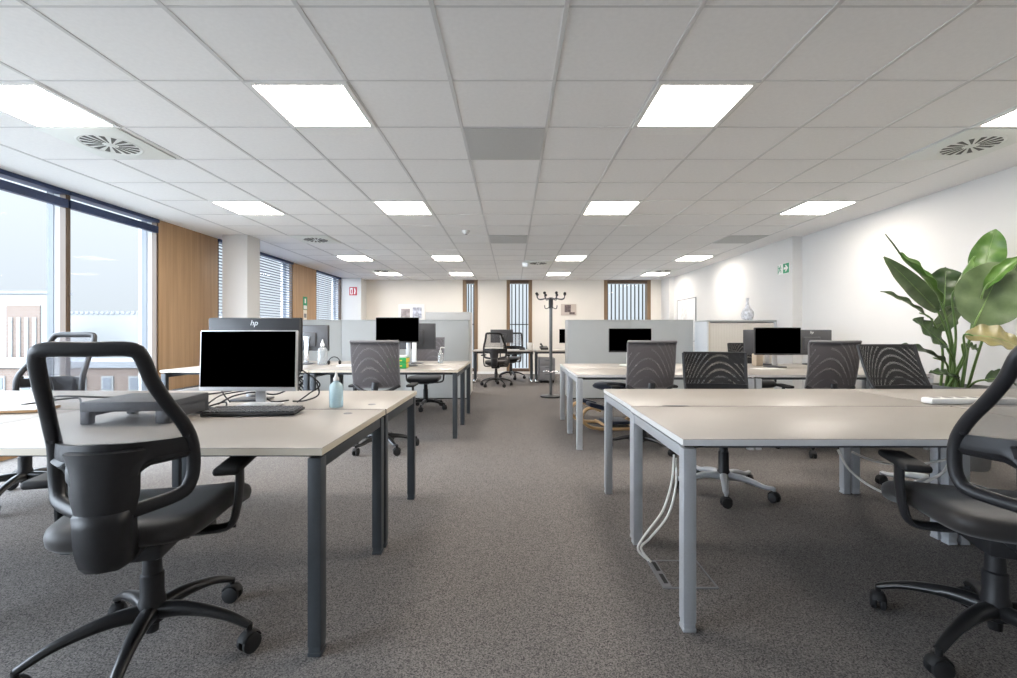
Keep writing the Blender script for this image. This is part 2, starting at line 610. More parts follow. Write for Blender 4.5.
# left facade: full height windows between oak panels
b = MB()
b.bx(XL - 0.25, XL - 0.0, YN, 5.9, 0, 0.06)
b.bx(XL - 0.25, XL - 0.0, 7.0, YF, 0, 0.06)
b.bx(XL - 0.25, XL - 0.02, 5.9, 7.0, 0, CEIL)
b.bx(XL - 0.25, XL - 0.02, 9.52, 10.66, 0, CEIL)
b.bx(XL - 0.25, XL, 12.2, YF, 0, CEIL)
struct(b.build('wall_left', 'paint'), 'window wall on the left', 'wall')
struct(MB().bx(XL, XL + 0.012, YN, 5.9, 0, 0.075).build('baseboard_left', 'oak'), 'oak baseboard under the left windows', 'baseboard')
for k, (y0, y1, lab) in enumerate([(5.905, 7.09, 'wide oak panel between the left windows'), (9.53, 10.65, 'far oak panel with small notices')]):
    struct(MB().bx(XL - 0.02, XL + 0.004, y0, y1, 0.0, CEIL - 0.001).build('trim_%d' % (k + 2), 'oak'), lab, 'panel')


def side_window(idx, y0, y1, label, down):
    w = struct(thing('window_%d' % idx, label, 'window', (XL, y0, 0)))
    n = y1 - y0
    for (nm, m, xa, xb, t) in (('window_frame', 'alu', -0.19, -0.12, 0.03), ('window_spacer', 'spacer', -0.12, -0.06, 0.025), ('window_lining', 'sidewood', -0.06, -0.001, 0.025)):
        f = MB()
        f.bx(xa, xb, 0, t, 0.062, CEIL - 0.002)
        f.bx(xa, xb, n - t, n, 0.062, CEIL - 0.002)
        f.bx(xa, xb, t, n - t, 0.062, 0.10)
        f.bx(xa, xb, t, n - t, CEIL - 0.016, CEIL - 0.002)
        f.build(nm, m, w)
    MB().bx(-0.16, -0.152, 0.03, n - 0.03, 0.10, CEIL - 0.016).build('window_pane', 'glass', w)
    bl = MB().bx(-0.085, -0.005 + 0.03, 0.004, n - 0.004, 2.556, CEIL - 0.002).build('blind_rail', 'navy', w)
    f = MB()
    if not down:
        for k in range(10):
            f.bx(-0.035, 0.015, 0.01, n - 0.01, 2.424 + k * 0.0084, 2.4315 + k * 0.0084)
    else:
        z = 2.51
        while z > 0.16:
            f.box((-0.03, n / 2, z), (0.05, n - 0.04, 0.003), 0, Matrix.Rotation(R(-6), 4, 'Y'))
            z -= 0.05
        for q in (0.12, 0.5, 0.88):
            f.bx(-0.032, -0.029, n * q - 0.002, n * q + 0.002, 0.15, 2.54)
    f.build('blind', 'navy', w)
    return w


side_window(1, 2.3, 4.705, 'big left window nearest the camera, brick building outside', False)
side_window(2, 4.707, 5.9, 'left window between a wooden post and the wide oak panel', False)
side_window(3, 7.1, 9.52, 'left window with lowered blind beside the column', True)
side_window(4, 10.66, 12.19, 'far left window with lowered blind beside the red sign', True)
side_window(5, YN + 0.05, 2.298, 'left window beside and behind the camera', False)
struct(MB().bx(-4.30, -3.93, 6.80, 7.14, 0, CEIL - 0.001).build('trim_4', 'paint'), 'square plastered column beside the wide oak panel', 'column')
struct(MB().bx(-4.559, -4.02, 12.2, YF - 0.001, 0, CEIL - 0.001).build('trim_5', 'paint'), 'white pier carrying the red sign', 'pier')
b = MB()
b.bx(XL + 0.55, W[0][0], YF - 0.012, YF, 0, 0.07)
b.bx(W[1][1], W[2][0], YF - 0.012, YF, 0, 0.07)
b.bx(W[0][1], W[1][0], YF - 0.012, YF, 0, 0.07)
struct(b.build('baseboard_far', 'whiteplastic'), 'white baseboard along the far wall', 'baseboard')
b = MB()
b.bx(XR - 0.012, XR, YN, 6.93, 0, 0.07)
struct(b.build('baseboard_right', 'whiteplastic'), 'white baseboard along the right wall', 'baseboard')

# ------------------------------------------------------------------ ceiling fittings
def ceiling_light_proto():
    t = thing('ceiling_light', '', 'ceiling light')
    f = MB()
    for s in (-1, 1):
        f.bx(s * 0.297, s * 0.264, -0.297, 0.297, -0.007, 0.0)
        f.bx(-0.264, 0.264, s * 0.297, s * 0.264, -0.007, 0.0)
    f.build('light_frame', 'whiteplastic', t)
    MB().bx(-0.264, 0.264, -0.264, 0.264, -0.005, -0.001).build('light_diffuser', 'lamp', t)
    return t


CX4 = [-3.055, -1.255, 1.145, 3.545]
COLW = ['leftmost', 'second from left', 'third from left', 'rightmost']
ROWW = {1: 'the largest, nearest row', 5: 'the second row from the camera', 11: 'the third row from the camera', 15: 'the farthest row'}
cl, used = ceiling_light_proto(), False
for n in (1, 5, 11, 15):
    for i, x in enumerate(CX4):
        y = 2.042 + 0.6 * n + 0.3
        place(cl, used, 'lit square ceiling panel, %s in %s' % (COLW[i], ROWW[n]), (x, y, CEIL - 0.004), 0, 'square lights set in the tile ceiling')
        used = True


def diffuser_proto():
    t = thing('swirl_diffuser', '', 'air vent')
    MB().bx(-0.292, 0.292, -0.292, 0.292, -0.010, 0.0, 0.004).build('vent_plate', 'diffwhite', t)
    f = MB()
    for k in range(16):
        a = 2 * math.pi * k / 16
        poly = []
        for r_, da in ((0.05, 0.04), (0.175, -0.06), (0.175, 0.13), (0.05, 0.17)):
            poly.append((r_ * math.cos(a + da * (1.0 if r_ > 0.1 else 1.0)), r_ * math.sin(a + da)))
        f.prism(poly, -0.0125, -0.0102)
    f.build('vent_slot', 'ventslot', t)
    f = MB()
    f.lathe([(0.18, -0.010), (0.192, -0.015), (0.205, -0.010)], 40)
    f.lathe([(0.0, -0.018), (0.03, -0.016), (0.042, -0.010)], 20)
    f.build('vent_ring', 'diffwhite', t)
    return t


df, used = diffuser_proto(), False
for (x, y, lab) in [(-3.085, 3.52, 'white swirl air vent behind the front left light panel'), (3.545, 3.54, 'white swirl air vent near the right wall, above the plant'),
                    (-3.055, 7.14, 'white swirl air vent between the column and the second row'), (0.545, 9.54, 'white swirl air vent in the middle, beside the emergency lamp'),
                    (-3.055, 10.74, 'white swirl air vent just before the far left light panel'), (3.545, 10.74, 'white swirl air vent just before the far right light panel')]:
    place(df, used, lab, (x, y, CEIL - 0.004), 0, 'swirl vents in the ceiling')
    used = True
used = False
vt = thing('vent_tile', '', 'air vent')
MB().bx(-0.288, 0.288, -0.292, 0.292, -0.006, 0.0).build('vent_panel', 'ventgrey', vt)
for (x, y, lab) in [(-0.055, 3.54, 'large grey vent tile nearest the camera, mid ceiling'), (-0.055, 7.14, 'small looking grey vent tile farther back, mid ceiling'), (3.545, 7.14, 'grey vent tile near the right wall above the exit sign')]:
    place(vt, used, lab, (x, y, CEIL - 0.004), 0, 'grey vent tiles in the ceiling')
    used = True
t = thing('smoke_detector', 'small round white smoke detector on the ceiling left of the middle', 'smoke detector', (-0.655, 6.55, CEIL))
MB().lathe([(0, -0.05), (0.03, -0.048), (0.045, -0.03), (0.055, -0.012), (0.06, 0)], 24).build('detector_body', 'whiteplastic', t)
MB().lathe([(0, -0.056), (0.018, -0.054), (0.02, -0.048)], 16).build('detector_cap', 'midgrey', t)
t = thing('ceiling_emergency_lamp', 'small glowing emergency lamp hanging from the mid ceiling', 'emergency lamp', (0.262, 9.4, CEIL - 0.004))
MB().bx(-0.055, 0.055, -0.03, 0.03, -0.03, 0, 0.006).build('lamp_housing', 'whiteplastic', t)
MB().bx(-0.05, 0.05, -0.012, 0.012, -0.10, -0.03, 0.003).build('lamp_lens', 'emlamp', t)


# ------------------------------------------------------------------ wall signs and pictures
def figure(mb, x, z, s, yv, M):
    """running figure of plain shapes, drawn in XZ"""
    def pl(pts):
        mb.prism([(x + a * s, z + c * s) for a, c in pts], 0.0, 0.002, M)
    pl([(0.05 + 0.09 * math.cos(k * math.pi / 5), 0.42 + 0.09 * math.sin(k * math.pi / 5)) for k in range(10)])
    pl([(-0.10, 0.30), (0.05, 0.30), (0.00, -0.02), (-0.15, 0.0)])
    pl([(-0.10, 0.30), (-0.10, 0.20), (-0.30, 0.10), (-0.32, 0.18)])
    pl([(0.04, 0.30), (0.02, 0.20), (0.22, 0.10), (0.26, 0.17)])
    pl([(-0.06, 0.02), (0.02, 0.02), (0.22, -0.18), (0.18, -0.42), (0.10, -0.40), (0.12, -0.2)])
    pl([(-0.15, 0.02), (-0.05, -0.02), (-0.18, -0.28), (-0.38, -0.32), (-0.38, -0.24), (-0.22, -0.20)])


# exit sign flat on the right wall (its own x runs along -Y)
t = thing('exit_sign', 'green and white exit sign with running figure and arrow on right wall', 'sign', (XR2 - 0.001, 7.15, 2.14), -90)
MB().bx(-0.15, 0.15, -0.012, 0.0, -0.08, 0.08).build('sign_board', 'paper', t)
Mx = Matrix.Translation((0, -0.0125, 0)) @ Matrix.Rotation(R(90), 4, 'X')
f = MB()
f.prism([(-0.005, -0.075), (0.145, -0.075), (0.145, 0.075), (-0.005, 0.075)], 0, 0.002, Mx)
figure(f, -0.085, -0.003, 0.13, 0, Mx)
f.prism([(-0.145, -0.07), (-0.132, -0.07), (-0.132, 0.07), (-0.145, 0.07)], 0, 0.002, Mx)
f.build('sign_panel', 'signgreen', t)
f = MB()
Mx2 = Matrix.Translation((0, -0.0150, 0)) @ Matrix.Rotation(R(90), 4, 'X')
f.prism([(0.015, -0.017), (0.07, -0.017), (0.045, -0.05), (0.075, -0.05), (0.125, 0.0), (0.075, 0.05), (0.045, 0.05), (0.07, 0.017), (0.015, 0.017)], 0, 0.002, Mx2)
f.build('sign_arrow', 'paper', t)

t = thing('fire_sign', 'small red and white fire sign on the far left pier', 'sign', (-4.23, 12.199, 2.245))
MB().bx(-0.10, 0.10, -0.008, 0, -0.11, 0.11).build('sign_board', 'signred', t)
f = MB()
Mx = Matrix.Translation((0, -0.0085, 0)) @ Matrix.Rotation(R(90), 4, 'X')
f.prism([(-0.075, -0.085), (-0.01, -0.085), (-0.01, 0.085), (-0.075, 0.085)], 0, 0.002, Mx)
f.prism([(0.02, -0.08), (0.055, -0.08), (0.07, 0.0), (0.055, 0.08), (0.02, 0.08), (0.035, 0.0)], 0, 0.002, Mx)
f.build('sign_symbol', 'paper', t)
f = MB()
Mx = Matrix.Translation((0, -0.011, 0)) @ Matrix.Rotation(R(90), 4, 'X')
f.prism([(-0.055, -0.065), (-0.03, -0.065), (-0.03, 0.03), (-0.042, 0.055), (-0.055, 0.03)], 0, 0.001, Mx)
f.build('sign_extinguisher', 'signred', t)

t = thing('photo_frame', 'white frame with two photos on the far wall, left of windows', 'picture', (-2.77, YF - 0.002, 1.70))
MB().bx(-0.36, 0.36, -0.025, 0, -0.22, 0.22, 0.004).build('picture_mount', 'paper', t)
f = MB()
f.bx(-0.29, -0.04, -0.028, -0.0255, -0.16, 0.10)
f.build('photo', mat('dusky_photo', (0.35, 0.31, 0.31), 0.5, var=0.5, scale=9), t)
f = MB()
f.bx(0.03, 0.28, -0.028, -0.0255, -0.16, 0.14)
f.build('photo', mat('blue_photo', (0.42, 0.44, 0.52), 0.5, var=0.55, scale=14), t)
t = thing('canvas_print', 'small framed print on the far wall right of the coat stand', 'picture', (1.56, YF - 0.002, 1.775))
MB().bx(-0.21, 0.21, -0.03, 0, -0.155, 0.155, 0.003).build('picture_mount', mat('canvas_ground', (0.52, 0.45, 0.40), 0.6), t)
f = MB()
f.bx(-0.11, 0.06, -0.033, -0.0305, -0.07, 0.13)
f.bx(0.02, 0.17, -0.033, -0.0305, -0.13, -0.07)
f.build('print', mat('dark_print', (0.13, 0.10, 0.10), 0.6, var=0.6, scale=25), t)
t = thing('whiteboard', 'thin framed glossy board on the right wall near the far corner', 'whiteboard', (XR2 - 0.002, 11.15, 1.45), -90)
MB().bx(-0.58, 0.58, -0.012, 0, -0.5, 0.5).build('board_panel', mat('glossy_board', (0.72, 0.72, 0.72), 0.12), t)
f = MB()
for s in (-1, 1):
    f.bx(s * 0.595, s * 0.58, -0.016, 0, -0.515, 0.515)
    f.bx(-0.58, 0.58, -0.016, 0, s * 0.515, s * 0.5)
f.build('board_frame', 'darkgrey', t)
MB().bx(-0.3, 0.05, -0.014, -0.0125, -0.45, 0.4).build('board_sheet', mat('grey_sheet', (0.55, 0.54, 0.53), 0.5, var=0.25, scale=12), t)
# notices on the far oak panel
t = thing('safety_sign', 'green safety notice on the far oak panel', 'notice', (XL + 0.006, 10.08, 1.79), 90)
MB().bx(-0.10, 0.10, -0.004, 0, -0.14, 0.14).build('notice_sheet', 'signgreen', t)
f = MB()
f.bx(-0.08, 0.08, -0.006, -0.0042, -0.13, -0.05)
f.bx(-0.03, 0.03, -0.006, -0.0042, 0.0, 0.10)
f.build('notice_symbol', 'paper', t)
t = thing('notice_sign', 'small white notice under the green one on far oak panel', 'notice', (XL + 0.006, 10.08, 1.53), 90)
MB().bx(-0.085, 0.085, -0.003, 0, -0.11, 0.11).build('notice_sheet', mat('cream_paper', (0.75, 0.70, 0.62), 0.7), t)
MB().bx(-0.06, 0.06, -0.0045, -0.0032, -0.06, 0.03).build('notice_print', 'midgrey', t)


# ------------------------------------------------------------------ desks
def desk(label, x0, x1, y0, y1, zt=0.74, frame='anthracite', edge='deskedge', ports=(), lw=0.048, ld=0.05, group=None, capmat=None, flush=0.006, seam=0):
    w, d = x1 - x0, y1 - y0
    t = thing('office_desk', label, 'desk', ((x0 + x1) / 2, (y0 + y1) / 2, 0), 0, group)
    hx, hy = w / 2, d / 2
    tt = 0.026
    top = MB().bx(-hx, hx, -hy, hy, zt - tt + 0.001, zt, 0.002).build('tabletop', 'desk', t)
    f = MB()
    f.bx(-hx - 0.001, hx + 0.001, -hy - 0.001, hy + 0.001, zt - tt, zt - 0.0025)
    f.build('edge_band', edge, top)
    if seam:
        MB().bx(-hx + 0.002, hx - 0.002, seam * (hy + 0.0012), seam * (hy + 0.0045), zt - tt, zt - 0.0004).build('seam_shade_strip', 'softblack', top)  # black strip added so the gap between desks reads as a dark line
    zr = zt - tt - 0.012
    ix, iy = hx - flush, hy - flush
    for sx in (-1, 1):
        for sy in (-1, 1):
            cx, cy = sx * (ix - lw / 2), sy * (iy - ld / 2)
            f = MB()
            f.box((cx, cy, (zr + 0.035) / 2), (lw, ld, zr - 0.035), 0.003)
            lg = f.build('leg', frame, t)
            f = MB()
            f.box((cx, cy, 0.024), (lw - 0.005, ld - 0.005, 0.024), 0.001)
            f.box((cx, cy, 0.008), (lw, ld, 0.014), 0.002)
            ft = f.build('foot', capmat or frame, lg)
        f = MB()
        f.box((sx * (ix - lw / 2), 0, zr - 0.022), (lw * 0.8, 2 * iy - 2 * ld, 0.044), 0.003)
        f.build('side_rail', frame, t)
    for sy in (-1, 1):
        f = MB()
        f.box((0, sy * (iy - 0.12), zr - 0.008), (2 * ix - 2 * lw + 0.02, 0.04, 0.026), 0.002)
        f.build('cross_beam', 'beamgrey' if frame == 'silver' else frame, t)
    f = MB()
    for sx in (-1, 1):
        for sy in (-1, 1):
            f.box((sx * (ix - 0.05), sy * (iy - 0.05), zr + 0.0055), (0.07, 0.05, 0.011))
    f.build('top_spacer', 'softblack', t)
    for (px, py) in ports:
        f = MB()
        f.lathe([(0, zt + 0.004), (0.016, zt + 0.004), (0.022, zt + 0.0005), (0.022, zt - 0.003)], 18, (px - (x0 + x1) / 2, py - (y0 + y1) / 2, 0))
        f.build('cable_port', 'midgrey', t)
    return t


G1 = 'pale desks with dark legs, front left block'
G2 = 'pale desks with dark legs, middle left block'
G3 = 'pale desks with silver legs, front right block'
G4 = 'pale desks with silver legs, middle right block'
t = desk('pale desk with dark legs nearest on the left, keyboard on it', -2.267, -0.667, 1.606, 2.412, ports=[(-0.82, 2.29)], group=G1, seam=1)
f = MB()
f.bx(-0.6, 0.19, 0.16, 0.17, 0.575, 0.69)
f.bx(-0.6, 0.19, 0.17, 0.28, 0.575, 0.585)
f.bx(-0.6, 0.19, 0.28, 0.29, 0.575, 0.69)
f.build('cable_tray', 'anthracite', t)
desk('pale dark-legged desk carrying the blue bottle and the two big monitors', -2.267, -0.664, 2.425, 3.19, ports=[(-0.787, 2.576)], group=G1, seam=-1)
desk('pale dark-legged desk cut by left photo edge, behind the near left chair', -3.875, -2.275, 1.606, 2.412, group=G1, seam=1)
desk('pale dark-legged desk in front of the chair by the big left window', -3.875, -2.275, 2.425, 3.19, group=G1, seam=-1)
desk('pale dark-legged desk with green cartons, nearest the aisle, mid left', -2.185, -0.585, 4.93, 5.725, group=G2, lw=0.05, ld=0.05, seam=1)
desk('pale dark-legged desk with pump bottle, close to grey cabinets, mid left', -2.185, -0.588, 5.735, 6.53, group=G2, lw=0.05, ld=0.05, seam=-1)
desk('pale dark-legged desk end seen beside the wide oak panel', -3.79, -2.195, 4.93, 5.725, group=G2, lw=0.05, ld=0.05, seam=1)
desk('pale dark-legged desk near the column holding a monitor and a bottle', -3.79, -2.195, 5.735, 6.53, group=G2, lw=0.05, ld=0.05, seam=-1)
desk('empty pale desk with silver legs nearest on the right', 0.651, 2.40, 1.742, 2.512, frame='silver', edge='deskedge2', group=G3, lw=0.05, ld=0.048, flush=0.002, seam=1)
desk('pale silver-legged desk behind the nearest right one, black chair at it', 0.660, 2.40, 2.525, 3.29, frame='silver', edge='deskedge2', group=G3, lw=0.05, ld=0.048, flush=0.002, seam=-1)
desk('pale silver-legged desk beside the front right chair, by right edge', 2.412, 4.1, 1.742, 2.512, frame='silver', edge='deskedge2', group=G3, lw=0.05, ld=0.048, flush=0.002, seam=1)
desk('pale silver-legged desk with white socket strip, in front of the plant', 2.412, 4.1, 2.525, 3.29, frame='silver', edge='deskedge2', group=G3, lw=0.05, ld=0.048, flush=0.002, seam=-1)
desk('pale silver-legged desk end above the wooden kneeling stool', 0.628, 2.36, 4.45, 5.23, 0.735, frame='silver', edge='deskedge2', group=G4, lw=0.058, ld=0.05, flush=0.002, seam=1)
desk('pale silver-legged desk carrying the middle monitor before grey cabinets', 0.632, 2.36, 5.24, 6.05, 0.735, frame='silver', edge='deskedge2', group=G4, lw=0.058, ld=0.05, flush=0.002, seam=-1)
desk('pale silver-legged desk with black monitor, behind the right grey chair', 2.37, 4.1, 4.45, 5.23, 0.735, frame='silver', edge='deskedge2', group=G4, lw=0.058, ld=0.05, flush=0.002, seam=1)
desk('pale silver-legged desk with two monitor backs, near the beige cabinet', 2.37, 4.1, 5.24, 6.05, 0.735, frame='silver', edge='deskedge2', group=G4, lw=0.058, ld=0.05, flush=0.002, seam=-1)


def far_desk(label, x0, x1, y0, y1):
    w, d = x1 - x0, y1 - y0
    t = thing('window_desk', label, 'desk', ((x0 + x1) / 2, (y0 + y1) / 2, 0), 0, 'desks by the far windows')
    MB().bx(-w / 2, w / 2, -d / 2, d / 2, 0.712, 0.74, 0.002).build('tabletop', 'desk', t)
    for s in (-1, 1):
        f = MB()
        f.box((s * (w / 2 - 0.045), 0, 0.36), (0.06, 0.16, 0.60), 0.005)
        f.box((s * (w / 2 - 0.045), 0, 0.685), (0.05, d - 0.1, 0.05), 0.004)
        lg = f.build('leg', 'anthracite', t)
        f = MB()
        f.box((s * (w / 2 - 0.045), 0, 0.035), (0.07, d - 0.06, 0.05), 0.012)
        f.build('foot', 'chrome', lg)
    MB().box((0, 0, 0.68), (w - 0.15, 0.06, 0.05), 0.004).build('cross_beam', 'anthracite', t)
    return t


far_desk('pale desk by far windows with chrome feet, black chairs around it', -0.90, 0.50, 10.3, 11.1)
far_desk('pale desk by far windows holding the black phone, behind coat stand', 0.52, 2.10, 10.3, 11.1)

# ------------------------------------------------------------------ cabinets
def cabinet(label, x0, x1, y0, y1, zt, m='cabgrey', group=None):
    t = thing('storage_cabinet', label, 'cabinet', ((x0 + x1) / 2, (y0 + y1) / 2, 0), 0, group)
    w, d = x1 - x0, y1 - y0
    MB().bx(-w / 2, w / 2, -d / 2, d / 2, 0.02, zt - 0.022, 0.002).build('carcass', m, t)
    MB().bx(-w / 2, w / 2, -d / 2 - 0.004, d / 2, zt - 0.020, zt, 0.002).build('cabinet_top', m, t)
    MB().bx(-w / 2 + 0.02, w / 2 - 0.02, -d / 2 + 0.02, d / 2 - 0.02, 0.0, 0.02).build('plinth', 'slot', t)
    return t


GL, GR = 'grey cabinets behind the middle left desks', 'grey cabinets behind the middle right desks'
cabinet('grey waist-high cabinet whose end faces the aisle, left row', -1.838, -0.748, 7.88, 8.33, 1.364, group=GL)
cabinet('grey waist-high cabinet second from the aisle, left row', -2.93, -1.84, 7.88, 8.33, 1.364, group=GL)
cabinet('grey waist-high cabinet of the left row nearest the column', -4.02, -2.932, 7.88, 8.33, 1.364, group=GL)
cabinet('grey waist-high cabinet beside the coat stand, right row', 0.966, 2.058, 7.88, 8.33, 1.364, group=GR)
cabinet('grey waist-high cabinet in right row next to the beige cabinet', 2.06, 3.12, 7.88, 8.33, 1.364, group=GR)
cabinet('white cabinet just showing above the left grey cabinets', -1.58, -0.76, 8.36, 8.80, 1.52, 'paint')
t = thing('tambour_cabinet', 'beige tambour cabinet with white sides carrying the vase', 'cabinet', (3.685, 7.6, 0))
f = MB()
f.bx(-0.555, -0.53, -0.25, 0.25, 0.0, 1.32)
f.bx(0.53, 0.555, -0.25, 0.25, 0.0, 1.32)
f.bx(-0.53, 0.53, 0.22, 0.25, 0.0, 1.32)
f.bx(-0.53, 0.53, -0.25, 0.22, 0.0, 0.06)
f.build('carcass', 'cabwhite', t)
MB().bx(-0.558, 0.556, -0.255, 0.25, 1.32, 1.346, 0.002).build('cabinet_top', 'cabgrey', t)
f = MB()
for k in range(40):
    x = -0.5 + k * 0.0256
    f.bx(x, x + 0.0252, -0.235, -0.228, 0.07, 1.30, 0.002)
f.build('tambour_door', 'cabbeige', t)
MB().bx(-0.53, -0.505, -0.245, -0.20, 0.06, 1.32).build('door_rail', 'deskedge', t)
t = thing('vase', 'white grey porcelain bottle vase on the beige cabinet', 'vase', (3.88, 7.55, 1.347))
MB().lathe([(0, 0), (0.055, 0), (0.085, 0.03), (0.100, 0.085), (0.092, 0.135), (0.065, 0.18), (0.035, 0.215), (0.022, 0.26), (0.018, 0.31), (0.020, 0.35), (0.026, 0.365), (0.016, 0.365), (0.012, 0.33)], 28).build('vase_body', 'porcelain', t)
t = thing('convector', 'low white convector along the left wall under the wide oak panel', 'radiator', (-4.45, 6.33, 0))
MB().bx(-0.09, 0.09, -0.40, 0.40, 0.03, 0.385, 0.006).build('convector_body', 'cabwhite', t)
f = MB()
for k in range(18):
    f.bx(-0.06, 0.06, -0.37 + k * 0.042, -0.35 + k * 0.042, 0.3855, 0.389)
f.build('convector_grille', 'alu', t)
MB().bx(-0.07, 0.07, -0.36, 0.36, 0.0, 0.03).build('plinth', 'slot', t)
t = thing('pedestal', 'grey drawer pedestal under the far desk beside coat stand', 'drawer unit', (0.80, 10.68, 0))
MB().bx(-0.18, 0.18, -0.28, 0.28, 0.06, 0.56, 0.004).build('pedestal_body', 'midgrey', t)
for k in range(3):
    dr = MB().bx(-0.175, 0.175, -0.295, -0.28, 0.075 + k * 0.16, 0.225 + k * 0.16, 0.003).build('drawer', 'midgrey', t)
    MB().bx(-0.05, 0.05, -0.305, -0.295, 0.19 + k * 0.16, 0.2 + k * 0.16).build('handle', 'darkgrey', dr)
for sx in (-1, 1):
    for sy in (-1, 1):
        MB().cyl((sx * 0.14, sy * 0.23, 0.03), 0.03, 0.03, 14, Matrix.Rotation(R(90), 4, 'Y')).build('caster', 'softblack', t)


# ------------------------------------------------------------------ chairs
def star_base(t, mleg, ang0, zhub=0.17, rad=0.335, lift_top=0.40, lift='black'):
    f = MB()
    f.lathe([(0, 0.085), (0.02, 0.085), (0.022, 0.115), (0.040, 0.125), (0.042, zhub + 0.02), (0.036, zhub + 0.04), (0.036, lift_top - 0.11), (0.030, lift_top - 0.105), (0.026, lift_top), (0, lift_top)], 24)
    f.build('gas_lift', lift, t)
    for k in range(5):
        a = R(ang0 + 72 * k)
        ca, sa = math.cos(a), math.sin(a)
        prof = [(0.03, zhub), (0.10, zhub + 0.004), (0.18, zhub - 0.006), (0.26, zhub - 0.028), (rad, 0.105)]
        pts = spline([(r * ca, r * sa, z - 0.012) for r, z in prof], 4)
        n = len(pts)
        f = MB()
        f.tube(pts, lerp([(0, 0.030), (0.6, 0.022), (1, 0.016)], n), 10, ry=lerp([(0, 0.030), (0.5, 0.020), (1, 0.012)], n), up=(0, 0, 1))
        f.cyl((rad * ca, rad * sa, 0.083), 0.011, 0.03, 12)
        lg = f.build('base_leg', mleg, t)
        f = MB()
        ax = Matrix.Rotation(a + R(60 + 47 * k), 4, 'Z')
        for s in (-1, 1):
            f.lathe([(0, -0.011), (0.024, -0.011), (0.033, -0.006), (0.033, 0.006), (0.024, 0.011), (0, 0.011)], 20, Vector((rad * ca, rad * sa, 0.0335)) + ax @ Vector((0, s * 0.016, 0)), ax @ Matrix.Rotation(R(90), 4, 'X'))
        f.tube([Vector((rad * ca, rad * sa, 0.036)) + ax @ Vector((math.cos(q) * 0.036, 0, math.sin(q) * 0.036)) for q in [R(x) for x in range(20, 161, 20)]], 0.005, 8, ry=0.02, up=ax @ Vector((0, 1, 0)))
        f.build('caster', 'softblack', lg)


def seat_part(t, w, d, z, th, m, drop=0.04, yc=0.01):
    n = 28

    def ring(u):
        a = 2 * math.pi * u
        e = 0.33
        cx = math.copysign(abs(math.cos(a)) ** e, math.cos(a))
        cy = math.copysign(abs(math.sin(a)) ** e, math.sin(a))
        return cx, cy
    prof = [(0.0, 0.0), (0.5, 0.004), (0.8, 0.002), (0.93, -0.006), (0.985, -0.018), (1.0, -0.035), (0.985, -th * 0.8), (0.93, -th), (0.5, -th - 0.004), (0.0, -th - 0.004)]
    b = bmesh.new()
    rows = []
    for (k, dz) in prof:
        row = []
        for i in range(n * 2):
            cx, cy = ring(i / (n * 2))
            x, y = cx * k * w / 2 * (0.93 + 0.11 * cy * k), cy * k * d / 2
            zz = z + dz - drop * max(0, y / (d / 2)) ** 3 + 0.012 * (abs(x) / (w / 2)) ** 2
            row.append(b.verts.new((x, y + yc, zz)))
        rows.append(row)
    for r0, r1 in zip(rows, rows[1:]):
        for i in range(n * 2):
            j = (i + 1) % (n * 2)
            try:
                b.faces.new((r0[i], r0[j], r1[j], r1[i]))
            except ValueError:
                pass
    bmesh.ops.remove_doubles(b, verts=b.verts[:], dist=1e-5)
    bmesh.ops.recalc_face_normals(b, faces=b.faces[:])
    q = MB()
    q._add(b, None, True)
    return q.build('seat', m, t, False)


